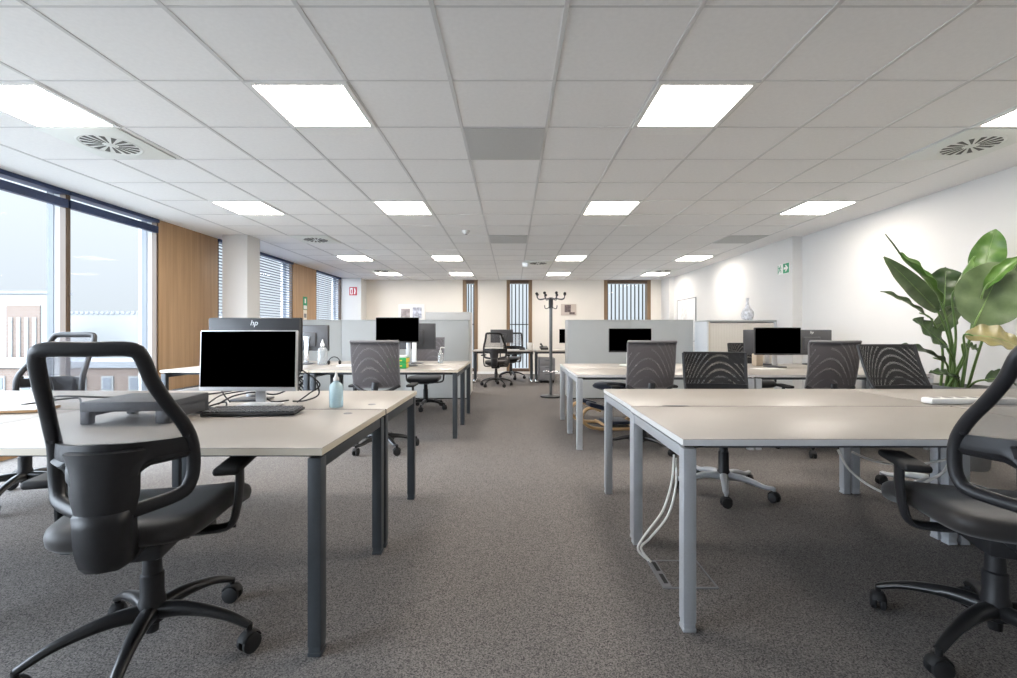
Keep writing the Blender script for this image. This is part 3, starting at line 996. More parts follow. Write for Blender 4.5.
def loop_chair(ang0, kx=1.0, kz=0.0):
    """task chair: chunky loop frame, sheer net, plastic spine shell"""
    t = thing('task_chair', '', 'chair')
    star_base(t, 'gloss', ang0)
    seat_part(t, 0.52, 0.54, 0.545, 0.075, 'leather', 0.085, 0.035)
    f = MB()
    f.box((0, -0.02, 0.425), (0.17, 0.24, 0.08), 0.02)
    f.box((0.13, 0.03, 0.43), (0.10, 0.10, 0.045), 0.015)
    f.box((0, -0.0, 0.462), (0.34, 0.30, 0.012), 0.004)
    f.tube([(0.15, 0.02, 0.43), (0.22, 0.02, 0.425), (0.26, 0.02, 0.42)], 0.006, 8)
    f.build('mechanism', 'black', t)
    # loop frame
    right = [(0.0, -0.366, 1.098), (0.095, -0.362, 1.098), (0.122, -0.352, 1.078), (0.134, -0.318, 1.005), (0.150, -0.270, 0.935), (0.172, -0.212, 0.86), (0.184, -0.172, 0.79), (0.187, -0.162, 0.715), (0.180, -0.168, 0.655), (0.156, -0.195, 0.622), (0.06, -0.265, 0.602)]
    right = [(x * kx, y, z + (kz if z > 0.7 else 0)) for x, y, z in right]
    left = [(-x, y, z) for x, y, z in right[::-1]]
    pts = spline(left + right[1:], 5)
    f = MB()
    f.tube(pts, 0.021, 12, ry=0.016, up=(0, -1, 0.15))
    f.cyl((0.180 * kx, -0.19, 0.815), 0.010, 0.022, 12, Matrix.Rotation(R(90), 4, 'X'))
    f.cyl((-0.180 * kx, -0.19, 0.815), 0.010, 0.022, 12, Matrix.Rotation(R(90), 4, 'X'))
    f.build('back_frame', 'black', t)

    def yz(z):
        # frame half width and depth by height
        tab = [(0.62, 0.165, -0.19), (0.655, 0.182, -0.17), (0.715, 0.19, -0.162), (0.79, 0.186, -0.172), (0.86, 0.168, -0.212), (0.935, 0.146, -0.270), (1.005, 0.130, -0.318), (1.085, 0.118, -0.355)]
        for (z0, w0, y0), (z1, w1, y1) in zip(tab, tab[1:]):
            if z <= z1 or z1 == 1.085:
                k = (z - z0) / (z1 - z0)
                return w0 + (w1 - w0) * k, y0 + (y1 - y0) * k

    def net(u, v):
        z = 0.80 + 0.285 * v
        w, y = yz(z)
        x = (u * 2 - 1) * w * kx
        return (x, y - 0.045 * (1 - (u * 2 - 1) ** 2) * (1 - v * 0.8), z + kz)
    MB().surf(net, 14, 16, 0.0016).build('back_net', 'netclear', t)

    def sy(x, z):
        e = abs(x) / 0.185 / kx
        return -0.315 + 0.135 * e ** 2.0 + (0.02 if z > 0.75 else 0.0)

    def wing(u, v):
        x = (u * 2 - 1) * 0.182 * kx
        e = abs(u * 2 - 1)
        zb = 0.745 - 0.10 * max(0, 1 - e / 0.55) ** 0.7
        z = zb + (0.818 - 0.012 * e - zb) * v
        return (x, sy(x, z) - 0.004, z)
    f = MB()
    f.surf(wing, 26, 6, 0.014)

    def spine(u, v):
        z = 0.60 + 0.195 * v
        hw = 0.062 + 0.016 * min(1, v / 0.35) + 0.016 * max(0, (v - 0.55) / 0.45) ** 2
        x = (u * 2 - 1) * hw
        return (x, -0.318 + 0.045 * abs(u * 2 - 1) ** 3, z)
    f.surf(spine, 12, 10, 0.03)
    f.build('back_shell', 'black', t)
    # mechanism cover hanging behind the seat
    b = bmesh.new()
    rows = []
    for (z, hw, y0, y1) in ((0.618, 0.070, -0.341, -0.25), (0.58, 0.068, -0.341, -0.25), (0.54, 0.066, -0.340, -0.245), (0.50, 0.063, -0.335, -0.235), (0.465, 0.056, -0.327, -0.215), (0.444, 0.048, -0.312, -0.20), (0.434, 0.042, -0.285, -0.18), (0.440, 0.042, -0.20, -0.10)):
        ym = (y0 + y1) / 2
        rows.append([b.verts.new(p) for p in ((-hw, y1, z), (-hw, ym, z), (-hw * 0.8, y0 + 0.008, z), (0, y0, z), (hw * 0.8, y0 + 0.008, z), (hw, ym, z), (hw, y1, z))])
    for r0, r1 in zip(rows, rows[1:]):
        for i in range(7):
            j = (i + 1) % 7
            b.faces.new((r0[i], r0[j], r1[j], r1[i]))
    b.faces.new(rows[0][::-1])
    b.faces.new(rows[-1])
    bmesh.ops.recalc_face_normals(b, faces=b.faces[:])
    q = MB()
    q._add(b, None, True)
    q.box((0, -0.13, 0.455), (0.10, 0.22, 0.03), 0.008)
    q.build('mechanism_cover', 'black', t, False)
    for s in (-1, 1):
        f = MB()
        f.tube(spline([(s * 0.06, 0.0, 0.432), (s * 0.17, 0.0, 0.425), (s * 0.232, 0.005, 0.427), (s * 0.258, 0.005, 0.455), (s * 0.272, 0.015, 0.55), (s * 0.272, 0.02, 0.652)], 4), 0.013, 10, ry=0.034, up=(0, 1, 0))
        a = f.build('armrest', 'black', t)
        MB().box((s * 0.266, 0.0, 0.661), (0.085, 0.24, 0.028), 0.012, seg=3).build('arm_pad', 'softblack', a)
    return t


def net_chair(kind, ang0, ztop, zbot=0.63, wt=0.222, wb=0.214, lean=0.07):
    """grey or black net back chair"""
    t = thing('mesh_back_chair', '', 'chair')
    grey = kind == 'grey'
    star_base(t, 'gloss' if grey else 'silver', ang0, zhub=0.13, rad=0.32, lift_top=0.40, lift='black')
    seat_part(t, 0.49, 0.47, 0.49, 0.07, 'fabric', 0.03)
    f = MB()
    f.box((0, 0.0, 0.40), (0.16, 0.24, 0.05), 0.015)
    f.box((0.15, 0.06, 0.395), (0.10, 0.03, 0.02), 0.006)
    f.box((-0.15, 0.02, 0.395), (0.10, 0.03, 0.02), 0.006)
    f.build('mechanism', 'black', t)

    def by(u, v):
        return -0.235 - lean * v + 0.03 * (u * 2 - 1) ** 2 - 0.02 * math.sin(math.pi * v)

    def net(off):
        def fn(u, v):
            w = wb + (wt - wb) * v
            roll = 0.0
            if grey and v > 0.93:
                roll = -0.018 * ((v - 0.93) / 0.07) ** 2
            return ((u * 2 - 1) * w, by(u, v) + off + roll, zbot + (ztop - zbot) * v)
        return fn
    k = 'netgrey' if grey else 'netblack'
    n = MB().surf(net(0.006), 12, 16, 0.0).build('back_net', k + '1', t)
    MB().surf(net(-0.007), 12, 16, 0.0).build('rear_net', k + '2', n)
    f = MB()
    top = [net(0)(u / 12, 1.0) for u in range(13)]
    bot = [net(0)(u / 12, 0.0) for u in range(13)]
    lf = [net(0)(0, v / 14) for v in range(15)]
    rt = [net(0)(1, v / 14) for v in range(15)]
    if grey:
        f.tube(lf, 0.008, 8)
        f.tube(rt, 0.008, 8)
        f.tube(top, 0.012, 8)
        f.tube(bot, 0.009, 8)
        f.build('back_frame', 'gbf', t)
    else:
        f.tube(lf, 0.012, 8)
        f.tube(rt, 0.012, 8)
        f.tube(top, 0.009, 8)
        f.tube(bot, 0.014, 8)

        def lum(u, v):
            x = (u * 2 - 1) * (wb + 0.002)
            return (x, by(u, 0.12) - 0.016, zbot + 0.01 + v * 0.11)
        f.surf(lum, 10, 4, 0.008)
        f.build('back_frame', 'black', t)
    f = MB()
    f.tube(spline([(0, -0.10, 0.41), (0, -0.22, 0.42), (0, -0.29, 0.50), (0, -0.285, 0.60), (0, -0.275, 0.68)], 4), 0.032, 10, ry=0.016, up=(0, 1, 0.2))
    f.tube(spline([(-wb, -0.215, zbot + 0.02), (-0.12, -0.25, zbot - 0.03), (0, -0.275, zbot - 0.045), (0.12, -0.25, zbot - 0.03), (wb, -0.215, zbot + 0.02)], 4), 0.016, 10, ry=0.011, up=(0, 1, 0))
    f.build('back_support', 'black', t)
    for s in (-1, 1):
        f = MB()
        f.tube(spline([(s * 0.10, 0.04, 0.405), (s * 0.22, 0.04, 0.405), (s * 0.275, 0.04, 0.43), (s * 0.285, 0.04, 0.52), (s * 0.285, 0.03, 0.615)], 4), 0.012, 10, ry=0.024, up=(0, 1, 0))
        a = f.build('armrest', 'black', t)
        MB().box((s * 0.28, 0.03, 0.625), (0.08, 0.23, 0.026), 0.011, seg=3).build('arm_pad', 'softblack', a)
    return t


la = loop_chair(0)
# star bases of the two front chairs stand at the angles seen
def turn_base(root, deg):
    for ch in root.children:
        if ch.name.startswith('base_leg'):
            ch.rotation_euler = (0, 0, R(deg))


GA = 'black task chairs with a loop-shaped back frame'
c = place(la, False, 'black loop-back task chair in the left foreground, seen from behind', (-1.28, 1.63, 0), 15, GA)
turn_base(c, 3 - 15)
c = place(la, True, 'black loop-back task chair in right foreground, cut by the photo edge', (1.73, 1.64, 0), -20, GA)
turn_base(c, 57 + 20)
lw_ = loop_chair(0, 1.28, 0.03)
c = place(lw_, False, 'black loop-back task chair facing the room before the big left window', (-3.36, 3.16, 0), 180, GA)
turn_base(c, 40)
c = place(lw_, True, 'black loop-back task chair at the far desk, its back to the room', (-0.34, 9.78, 0), -6, GA)
turn_base(c, 20)
c = place(lw_, True, 'black loop-back task chair behind the far desk, turned towards the room', (-0.03, 11.33, 0), 160, GA)
turn_base(c, 55)
GBC = 'grey net back chairs at the middle desks'
M_['gbf'] = mat('grey_back_frame', (0.20, 0.19, 0.195), 0.5)
ga = net_chair('grey', 20, 1.062)
place(ga, False, 'grey net-back chair in front of the middle left desk with green cartons', (-1.27, 4.52, 0), 0, GBC)
place(ga, True, 'grey net-back chair behind the pump bottle, before left grey cabinets', (-1.30, 6.90, 0), 176, GBC)
place(ga, True, 'grey net-back chair beside the wooden kneeling stool', (1.275, 4.47, 0), 1, GBC)
place(ga, True, 'grey net-back chair in front of the right monitors', (2.93, 4.42, 0), -3, GBC)
bc = net_chair('black', 8, 0.985, wt=0.228, wb=0.218, lean=0.10)
GCC = 'black net back chairs on silver star bases at the right desks'
place(bc, False, 'black net-back chair on silver base in the middle, behind nearest right desk', (1.52, 3.29, 0), 168, GCC)
place(net_chair('black', 8, 1.045, wt=0.232, wb=0.228, lean=0.19), False, 'black net-back chair on silver base, tilted, beside the plant', (2.94, 3.17, 0), 184, GCC)
place(bc, True, 'black chair mostly hidden behind the right monitors', (3.36, 6.40, 0), 172, GCC)

# wooden kneeling stool
t = thing('kneeling_stool', 'bentwood kneeling stool with navy cushions under the right desk', 'stool', (0.83, 5.30, 0), 9)
for y in (0.0, 0.46):
    f = MB()
    f.tube(spline([(0.20, y, 0.235), (0.10, y, 0.27), (0.02, y, 0.245), (-0.025, y, 0.17), (0.02, y, 0.085), (0.13, y, 0.035), (0.35, y, 0.016), (0.62, y, 0.016), (0.80, y, 0.03), (0.94, y, 0.07)], 6), 0.019, 8, ry=0.034, up=(0, 1, 0))
    f.tube(spline([(0.70, y, 0.035), (0.80, y + (0.02 if y == 0 else -0.02), 0.12), (0.76, y + (0.06 if y == 0 else -0.06), 0.27), (0.56, y + (0.1 if y == 0 else -0.1), 0.41), (0.42, y + (0.11 if y == 0 else -0.11), 0.445)], 6), 0.011, 8, ry=0.022, up=(0, 1, 0))
    f.build('runner', 'bent', t)
f = MB()
f.tube([(0.30, 0.0, 0.035), (0.30, 0.46, 0.035)], 0.016, 8)
f.tube([(0.62, 0.0, 0.032), (0.62, 0.46, 0.032)], 0.016, 8)
f.build('crossbar', 'bent', t)
f = MB()
f.lathe([(0, 0.455), (0.15, 0.452), (0.215, 0.475), (0.225, 0.495), (0.20, 0.52), (0.1, 0.53), (0, 0.53)], 28, (0.42, 0.23, 0))
f.build('seat', 'navyfabric', t)
for y in (0.03, 0.43):
    MB().box((0.17, y, 0.285), (0.24, 0.17, 0.05), 0.022, Matrix.Rotation(R(16), 4, 'Y'), seg=3).build('knee_cushion', 'navyfabric', t)
MB().box((0.46, 0.23, 0.065), (0.30, 0.30, 0.04), 0.018, seg=3).build('foot_cushion', 'navyfabric', t)

# ------------------------------------------------------------------ coat stand
t = thing('coat_stand', 'grey metal coat stand with black knobs in the aisle', 'coat stand', (0.69, 8.13, 0))
t.scale = (1, 1, 0.97)
MB().lathe([(0, 0), (0.185, 0), (0.19, 0.012), (0.185, 0.03), (0.06, 0.042), (0.04, 0.05), (0, 0.05)], 32).build('stand_base', 'black', t)
f = MB()
f.cyl((0, 0, 0.86), 0.028, 1.64, 18)
f.build('pole', 'polegrey', t)
MB().cyl((0, 0, 1.72), 0.04, 0.20, 18, bev=0.008).build('pole_head', 'black', t)
f = MB()
rg = [(0.14 * math.cos(2 * math.pi * k / 28), 0.14 * math.sin(2 * math.pi * k / 28), 0.47) for k in range(28)]
f.tube(rg, 0.007, 8, closed=True)
for k in range(3):
    a = 2 * math.pi * k / 3
    f.tube([(0.025 * math.cos(a), 0.025 * math.sin(a), 0.47), (0.14 * math.cos(a), 0.14 * math.sin(a), 0.47)], 0.005, 8)
f.build('umbrella_ring', 'chrome', t)
for k in range(8):
    a = 2 * math.pi * k / 8 + 0.28
    ca, sa = math.cos(a), math.sin(a)
    f = MB()
    f.tube(spline([(0.02 * ca, 0.02 * sa, 1.79), (0.10 * ca, 0.10 * sa, 1.80), (0.20 * ca, 0.20 * sa, 1.785), (0.255 * ca, 0.255 * sa, 1.81), (0.265 * ca, 0.265 * sa, 1.875)], 4), 0.008, 8)
    h = f.build('hook', 'darkgrey', t)
    MB().lathe([(0, -0.027), (0.019, -0.019), (0.027, 0), (0.019, 0.019), (0, 0.027)], 14, (0.266 * ca, 0.266 * sa, 1.885)).build('knob', 'softblack', h)
for k in range(4):
    a = 2 * math.pi * k / 4 + 0.1
    ca, sa = math.cos(a), math.sin(a)
    f = MB()
    f.tube(spline([(0.03 * ca, 0.03 * sa, 1.64), (0.08 * ca, 0.08 * sa, 1.615), (0.105 * ca, 0.105 * sa, 1.63), (0.112 * ca, 0.112 * sa, 1.68)], 4), 0.008, 8)
    f.build('lower_hook', 'darkgrey', t)


# ------------------------------------------------------------------ monitors
def text_mesh(txt, size, depth=0.001, shear=0.25):
    cu = bpy.data.curves.new('t', 'FONT')
    cu.body = txt
    cu.size = size
    cu.extrude = depth
    cu.shear = shear
    cu.align_x = 'CENTER'
    cu.align_y = 'CENTER'
    o = bpy.data.objects.new('t', cu)
    COL.objects.link(o)
    bpy.context.view_layer.update()
    me = bpy.data.meshes.new_from_object(o.evaluated_get(bpy.context.evaluated_depsgraph_get()))
    bpy.data.objects.remove(o)
    return me


HP = text_mesh('hp', 0.046, 0.0006)


def monitor(label, loc, rz, zc, w=0.53, h=0.31, bez='black', stand='bezel', neck='bezel', base='round', chin=0.012, logo=False, tilt=0, group='computer monitors on the desks', back='darkgrey', nx=0.0, zdesk=0.742):
    t = thing('monitor', label, 'monitor', (loc[0], loc[1], zdesk), rz, group)
    zc -= zdesk
    T = Matrix.Translation((0, 0, zc)) @ Matrix.Rotation(R(-tilt), 4, 'X')
    b = MB()
    b.box((0, 0.0, 0), (w, 0.022, h), 0.004)
    b.bm.transform(T)
    hs = b.build('housing', bez, t)
    b = MB()
    b.box((0, 0.020, 0), (w - 0.006, 0.022, h - 0.006), 0.006)
    b.box((0, 0.038, -0.02), (w * 0.42, 0.03, h * 0.55), 0.012)
    b.bm.transform(T)
    b.build('back_cover', back, hs)
    b = MB()
    b.box((0, -0.0112, chin / 2), (w - 0.012, 0.002, h - 0.012 - chin))
    b.bm.transform(T)
    b.build('screen', 'screen', t)
    f = MB()
    f.box((nx, 0.062, (zc + 0.03) / 2), (0.055, 0.016, zc - 0.01), 0.004)
    f.box((nx * 0.5, 0.052, zc - 0.01), (0.08 + abs(nx), 0.03, 0.06), 0.006)
    f.build('neck', neck, t)
    f = MB()
    if base == 'round':
        f.lathe([(0, 0), (0.115, 0), (0.118, 0.005), (0.11, 0.011), (0, 0.013)], 30, (nx, 0.05, 0))
    else:
        f.box((nx, 0.05, 0.006), (0.20, 0.14, 0.012), 0.005)
    f.build('stand_base', stand, t)
    if logo:
        o = bpy.data.objects.new('brand_mark', HP)
        if not HP.materials:
            HP.materials.append(M_['logo'])
        COL.objects.link(o)
        o.parent = hs
        o.matrix_local = T @ Matrix.Translation((0, 0.0325, h * 0.5 - 0.033)) @ Matrix.Rotation(R(180), 4, 'Z') @ Matrix.Rotation(R(90), 4, 'X')
    return t


monitor('large black screen with silver bezel, nearest, above the keyboard', (-1.412, 2.46), -1, 0.994, 0.522, 0.325, bez='bezel', stand='bezel', base='flat', chin=0.016, tilt=2, nx=0.03)
monitor('dark monitor back with pale logo, behind the nearest silver screen', (-1.555, 2.79), 181, 1.07, 0.55, 0.33, bez='black', stand='darkgrey', neck='chrome', logo=True, base='flat', tilt=0)
monitor('black screen above the green cartons on the mid left desk', (-1.37, 5.48), 0, 1.175, 0.515, 0.30, stand='darkgrey', nx=0.12)
monitor('dark monitor back behind the green cartons, mid left', (-1.27, 6.02), 180, 1.095, 0.53, 0.34, stand='darkgrey', neck='whiteplastic', nx=0.0)
monitor('monitor back with bluish side, peeking out behind the nearest monitors', (-2.62, 5.92), 176, 1.075, 0.53, 0.33, back='monback', neck='chrome', stand='darkgrey')
monitor('black screen on white stand before the right grey cabinets', (1.43, 5.55), 0, 1.05, 0.515, 0.29, stand='whiteplastic', neck='whiteplastic')
monitor('black screen behind the right grey chairs, between two monitor backs', (3.06, 5.28), 0, 1.045, 0.53, 0.315, stand='darkgrey', neck='bezel', base='flat')
monitor('dark monitor back left of the right-hand black screen', (3.20, 5.80), 178, 1.02, 0.53, 0.32, back='monback', stand='darkgrey')
monitor('dark monitor back with pale logo, near the white wall', (3.80, 5.84), 182, 1.02, 0.53, 0.32, logo=True, back='monback', stand='darkgrey')
monitor('dark monitor back on far desk between the black chairs', (-0.24, 10.72), 176, 1.06, 0.53, 0.31, stand='darkgrey')
monitor('black screen edge peeking past the right grey cabinets, far desk', (1.37, 10.72), 0, 1.06, 0.53, 0.33, stand='darkgrey')


# ------------------------------------------------------------------ desk things
def keyboard(label, loc, rz, m='black', km='midgrey'):
    t = thing('keyboard', label, 'keyboard', loc, rz)
    MB().box((0, 0, 0.009), (0.44, 0.14, 0.014), 0.005, Matrix.Rotation(R(3), 4, 'X')).build('keyboard_body', m, t)
    f = MB()
    for r_ in range(6):
        for c_ in range(21):
            if r_ == 0 and 4 <= c_ <= 8:
                continue
            f.box((-0.205 + c_ * 0.0205, -0.054 + r_ * 0.0215, 0.0205 + (r_ - 2.5) * 0.0011), (0.0165, 0.017, 0.008), 0.002, seg=1)
    f.box((-0.205 + 6 * 0.0205, -0.054, 0.0178), (0.10, 0.017, 0.008), 0.002, seg=1)
    f.build('keys', km, t)
    return t


keyboard('black keyboard below the nearest silver-framed screen', (-1.275, 2.265, 0.746), 4, 'softblack', 'keys')
# monitor riser
t = thing('monitor_riser', 'dark grey low riser shelf seen through the front left chair net', 'riser', (-1.715, 2.165, 0.741), 5)
f = MB()
f.box((0, 0, 0.078), (0.37, 0.31, 0.044), 0.006)
f.box((0.17, 0.0, 0.045), (0.03, 0.28, 0.06), 0.004)
f.box((-0.17, 0.0, 0.052), (0.03, 0.28, 0.04), 0.004)
f.build('riser_top', 'risergrey', t)
for x in (-0.165, 0.155):
    for y in (-0.135, 0.135):
        MB().box((x, y, 0.031), (0.038 if x < 0 else 0.06, 0.036, 0.06), 0.004).build('riser_leg', 'risergrey', t)
t = thing('scanner_plug', 'small black plug block beside the riser shelf', 'adapter', (-1.465, 2.315, 0.741), 20)
MB().box((0, 0, 0.016), (0.05, 0.03, 0.03), 0.006).build('adapter_body', 'softblack', t)


def bottle(label, loc, s, body, nozzle):
    t = thing('hand_gel_bottle' if nozzle == 'cone' else 'pump_bottle', label, 'bottle', loc)
    if nozzle == 'cone':
        MB().lathe([(0, 0), (0.033 * s, 0), (0.036 * s, 0.004), (0.036 * s, 0.105 * s), (0.032 * s, 0.122 * s), (0.016 * s, 0.136 * s), (0.013 * s, 0.142 * s), (0, 0.142 * s)], 26).build('bottle_body', body, t)
        MB().lathe([(0, 0.142 * s), (0.015 * s, 0.142 * s), (0.015 * s, 0.156 * s), (0.009 * s, 0.165 * s), (0.003 * s, 0.193 * s), (0, 0.193 * s)], 18).build('nozzle', 'whiteplastic', t)
    else:
        MB().lathe([(0, 0), (0.030 * s, 0), (0.034 * s, 0.004), (0.034 * s, 0.10 * s), (0.026 * s, 0.122 * s), (0.013 * s, 0.13 * s), (0, 0.13 * s)], 24).build('bottle_body', body, t)
        f = MB()
        f.cyl((0, 0, 0.143 * s), 0.016 * s, 0.025 * s, 16)
        f.cyl((0, 0, 0.172 * s), 0.006 * s, 0.035 * s, 10)
        f.tube([(0, 0, 0.19 * s), (0.02 * s, 0, 0.193 * s), (0.055 * s, 0, 0.187 * s)], 0.008 * s, 10)
        f.build('pump', 'whiteplastic', t)
    return t


bottle('pale blue gel bottle with white nozzle on the front left desk', (-0.956, 2.49, 0.741), 1.0, 'bluegel', 'cone')
bottle('clear pump bottle near the aisle end of mid left desk', (-0.945, 6.05, 0.741), 1.08, 'clear', 'pump')
bottle('tall clear bottle beside the bluish monitor back, mid left', (-2.40, 5.80, 0.741), 1.65, 'clear', 'cone')
t = thing('carton_stack', 'green and yellow cartons behind the mid left grey chair', 'carton', (-1.30, 5.20, 0.741), 3, 'green cartons on the mid left desk')
MB().box((0, 0, 0.03), (0.22, 0.15, 0.058), 0.003).build('carton_body', 'green', t)
MB().box((0.112, 0, 0.03), (0.004, 0.14, 0.05), 0.0).build('carton_end', 'yellow', t)
MB().box((0.0, -0.0765, 0.03), (0.13, 0.002, 0.012), 0.0).build('carton_stripe', 'yellow', t)
t['label'] = 'lower green carton with yellow end on the mid left desk'
t2 = copy_tree(t)
t2.location = (-1.295, 5.21, 0.801)
t2.rotation_euler = (0, 0, R(-2))
t2['label'] = 'upper green carton, topmost of the two on the mid left desk'
t = thing('paper_sheet', 'white paper on top of the green cartons', 'paper', (-1.30, 5.21, 0.861), 4)
MB().box((0, 0, 0.012), (0.21, 0.14, 0.022), 0.002).build('paper_pad', 'paper', t)
t = thing('notebook', 'tan notebook on the front left desk at the photo edge', 'notebook', (-2.53, 2.36, 0.741), 12)
MB().box((0, 0, 0.008), (0.24, 0.17, 0.012), 0.002).build('notebook_cover', 'tan', t)
MB().box((0, 0.0, 0.0165), (0.235, 0.165, 0.005), 0.001).build('notebook_pages', 'paper', t)
t = thing('socket_strip', 'white socket strip lying on the front right desk', 'socket strip', (2.60, 2.60, 0.741), 0)
MB().box((0, 0, 0.018), (0.50, 0.075, 0.034), 0.01).build('strip_body', 'whiteplastic', t)
for k in range(6):
    MB().lathe([(0, 0.036), (0.022, 0.036), (0.026, 0.0352)], 20, (-0.2 + k * 0.075, 0, 0)).build('socket', 'midgrey', t)
t = thing('cable_slot', 'dark slit cable slot between the front right desks', 'cable slot', (0.90, 2.517, 0.741))
MB().lathe([(0, 0.0025), (0.8, 0.0025), (1.0, 0.0012), (1.0, 0.0)], 28).build('slot_cover', 'darkgrey', t)
t.scale = (1, 1, 1)
for ch in t.children:
    ch.scale = (0.075, 0.02, 1)
t = thing('desk_phone', 'black desk phone on the far desk beside coat stand', 'phone', (0.74, 10.62, 0.760), 10)
MB().box((0, 0, 0.03), (0.18, 0.16, 0.05), 0.012, Matrix.Rotation(R(18), 4, 'X')).build('phone_body', 'black', t)
f = MB()
f.tube(spline([(-0.06, -0.08, 0.07), (-0.06, -0.04, 0.095), (-0.06, 0.04, 0.12), (-0.06, 0.09, 0.11)], 4), 0.018, 10)
f.build('handset', 'softblack', t)
t = thing('mug', 'tall white mug on the far desk left of the phone', 'mug', (0.40, 10.55, 0.741))
MB().lathe([(0, 0), (0.05, 0), (0.055, 0.01), (0.058, 0.17), (0.052, 0.17), (0.048, 0.02), (0, 0.015)], 22).build('mug_body', 'whiteplastic', t)
f = MB()
f.tube(spline([(0.055, 0, 0.14), (0.09, 0, 0.13), (0.09, 0, 0.06), (0.055, 0, 0.045)], 4), 0.007, 8)
f.build('handle', 'whiteplastic', t)
t = thing('stapler', 'small dark desk gadget beside the white mug, far desk', 'stapler', (0.24, 10.62, 0.741), 20)
MB().box((0, 0, 0.018), (0.14, 0.05, 0.034), 0.010).build('stapler_base', 'darkgrey', t)
MB().box((0, 0, 0.053), (0.12, 0.035, 0.034), 0.012, Matrix.Rotation(R(10), 4, 'Y')).build('stapler_arm', 'black', t)
t = thing('paper_sheet', 'white sheet on the desk under the right monitors', 'paper', (2.86, 5.12, 0.736), 6)
MB().box((0, 0, 0.003), (0.30, 0.21, 0.004)).build('paper_pad', 'paper', t)
t = thing('paper_sheet', 'stacked papers on the mid left desk behind the grey chair', 'paper', (-1.95, 5.55, 0.741), 10)
MB().box((0, 0, 0.006), (0.30, 0.22, 0.010), 0.001).build('paper_pad', 'paper', t)
t = thing('paper_bag', 'brown paper bag on the right desk beside the black screen', 'bag', (3.00, 5.60, 0.736), 15)
f = MB()
f.box((0, 0, 0.077), (0.10, 0.08, 0.15), 0.01)
f.build('bag_body', 'beigebag', t)
t = thing('headset', 'black headset arc standing on the mid left desk', 'headset', (-2.22, 5.72, 0.741), 0)
f = MB()
f.tube([(0.07 * math.cos(R(a)), 0, 0.03 + 0.07 * math.sin(R(a))) for a in range(0, 181, 15)], 0.006, 8)
f.build('headband', 'black', t)
for s in (-1, 1):
    MB().cyl((s * 0.07, 0, 0.03), 0.028, 0.02, 16, Matrix.Rotation(R(90), 4, 'Y'), bev=0.006).build('ear_cup', 'softblack', t)


def cable(label, pts, r, m, name='cable', group=None):
    o = MB().tube(spline(pts, 8), r, 8).build(name, m)
    return tag(o, label, 'cable', group)


z = 0.750
GCB = 'black cables tangled behind the nearest screen'
cable('black cable arching behind the nearest silver-framed screen', [(-1.22, 2.60, z), (-1.15, 2.60, 0.80), (-1.10, 2.62, 0.85), (-1.2, 2.62, 0.93)], 0.004, 'cableblack', group=GCB)
cable('black cable looping from the riser shelf towards the nearest screen', [(-1.62, 2.40, z), (-1.60, 2.52, 0.80), (-1.50, 2.60, 0.82), (-1.46, 2.60, 0.87)], 0.004, 'cableblack', group=GCB)
cable('black cable lying behind the keyboard', [(-1.75, 2.50, z), (-1.6, 2.42, z), (-1.52, 2.385, z), (-1.38, 2.38, z)], 0.004, 'cableblack', group=GCB)
cable('black cable standing up left of the nearest screen stand', [(-1.60, 2.60, z), (-1.66, 2.62, 0.82), (-1.62, 2.64, 0.9)], 0.004, 'cableblack', group=GCB)
cable('black cable curling over the left desk near the tan notebook', [(-2.68, 2.50, z), (-2.5, 2.62, z + 0.02), (-2.38, 2.55, z), (-2.30, 2.70, z), (-2.1, 2.62, z)], 0.005, 'cableblack')
cable('black cable running from the window chair to the riser', [(-2.70, 2.70, z), (-2.45, 2.48, z + 0.05), (-2.2, 2.58, z + 0.03), (-1.98, 2.9, z), (-1.9, 3.1, z)], 0.005, 'cableblack')
for k, (lab, p) in enumerate([
        ('black cable in a low loop under the nearest screen', [(-1.62, 2.52, z), (-1.56, 2.58, 0.79), (-1.46, 2.625, 0.80), (-1.38, 2.63, z), (-1.30, 2.67, z)]),
        ('black cable hanging between the two big monitors', [(-1.50, 2.64, 0.92), (-1.46, 2.63, 0.82), (-1.36, 2.63, 0.79), (-1.26, 2.63, 0.84), (-1.22, 2.64, 0.92)]),
        ('black cable running from the riser under the keyboard end', [(-1.53, 2.36, z), (-1.515, 2.42, z), (-1.55, 2.47, 0.77), (-1.62, 2.44, z)]),
        ('black cable curling right of the nearest screen stand', [(-1.26, 2.63, z), (-1.20, 2.66, z), (-1.14, 2.70, 0.78), (-1.16, 2.72, 0.85)]),
        ('grey cable end left of the keyboard', [(-1.56, 2.31, z), (-1.53, 2.36, 0.755), (-1.48, 2.38, z)])]):
    cable(lab, p, 0.0045, 'cableblack', group=GCB)
GW = 'white cables dropping to the floor box'
cable('white cable down to the floor box, nearer the aisle', [P(674, 455, 2.30), P(672, 480, 2.32), P(663, 510, 2.30), P(645, 535, 2.26), P(638, 549, 2.24), P(648, 560, 2.25)], 0.006, 'cablewhite', group=GW)
cable('white cable down to the floor box, nearer the silver leg', [P(676, 458, 2.32), P(676, 485, 2.30), P(668, 515, 2.28), P(650, 538, 2.26), P(641, 548, 2.25), P(651, 562, 2.22)], 0.006, 'cablewhite', group=GW)
cable('grey white cable sagging under the right desk towards the chair', [P(838, 450, 2.30), P(848, 468, 2.3), P(864, 482, 2.28), P(884, 493, 2.25), P(905, 500, 2.25)], 0.006, 'cablewhite')
cable('pale cable swinging under the right desk past the silver legs', [P(852, 452, 2.35), P(875, 461, 2.35), P(905, 465, 2.35), P(935, 462, 2.33), P(955, 456, 2.31)], 0.006, 'cablewhite')
cable('pale looping cable hanging behind the right chair armrest', [P(915, 487, 2.35), P(930, 480, 2.35), P(945, 470, 2.34), P(952, 452, 2.33)], 0.007, 'cablewhite')
o = MB()
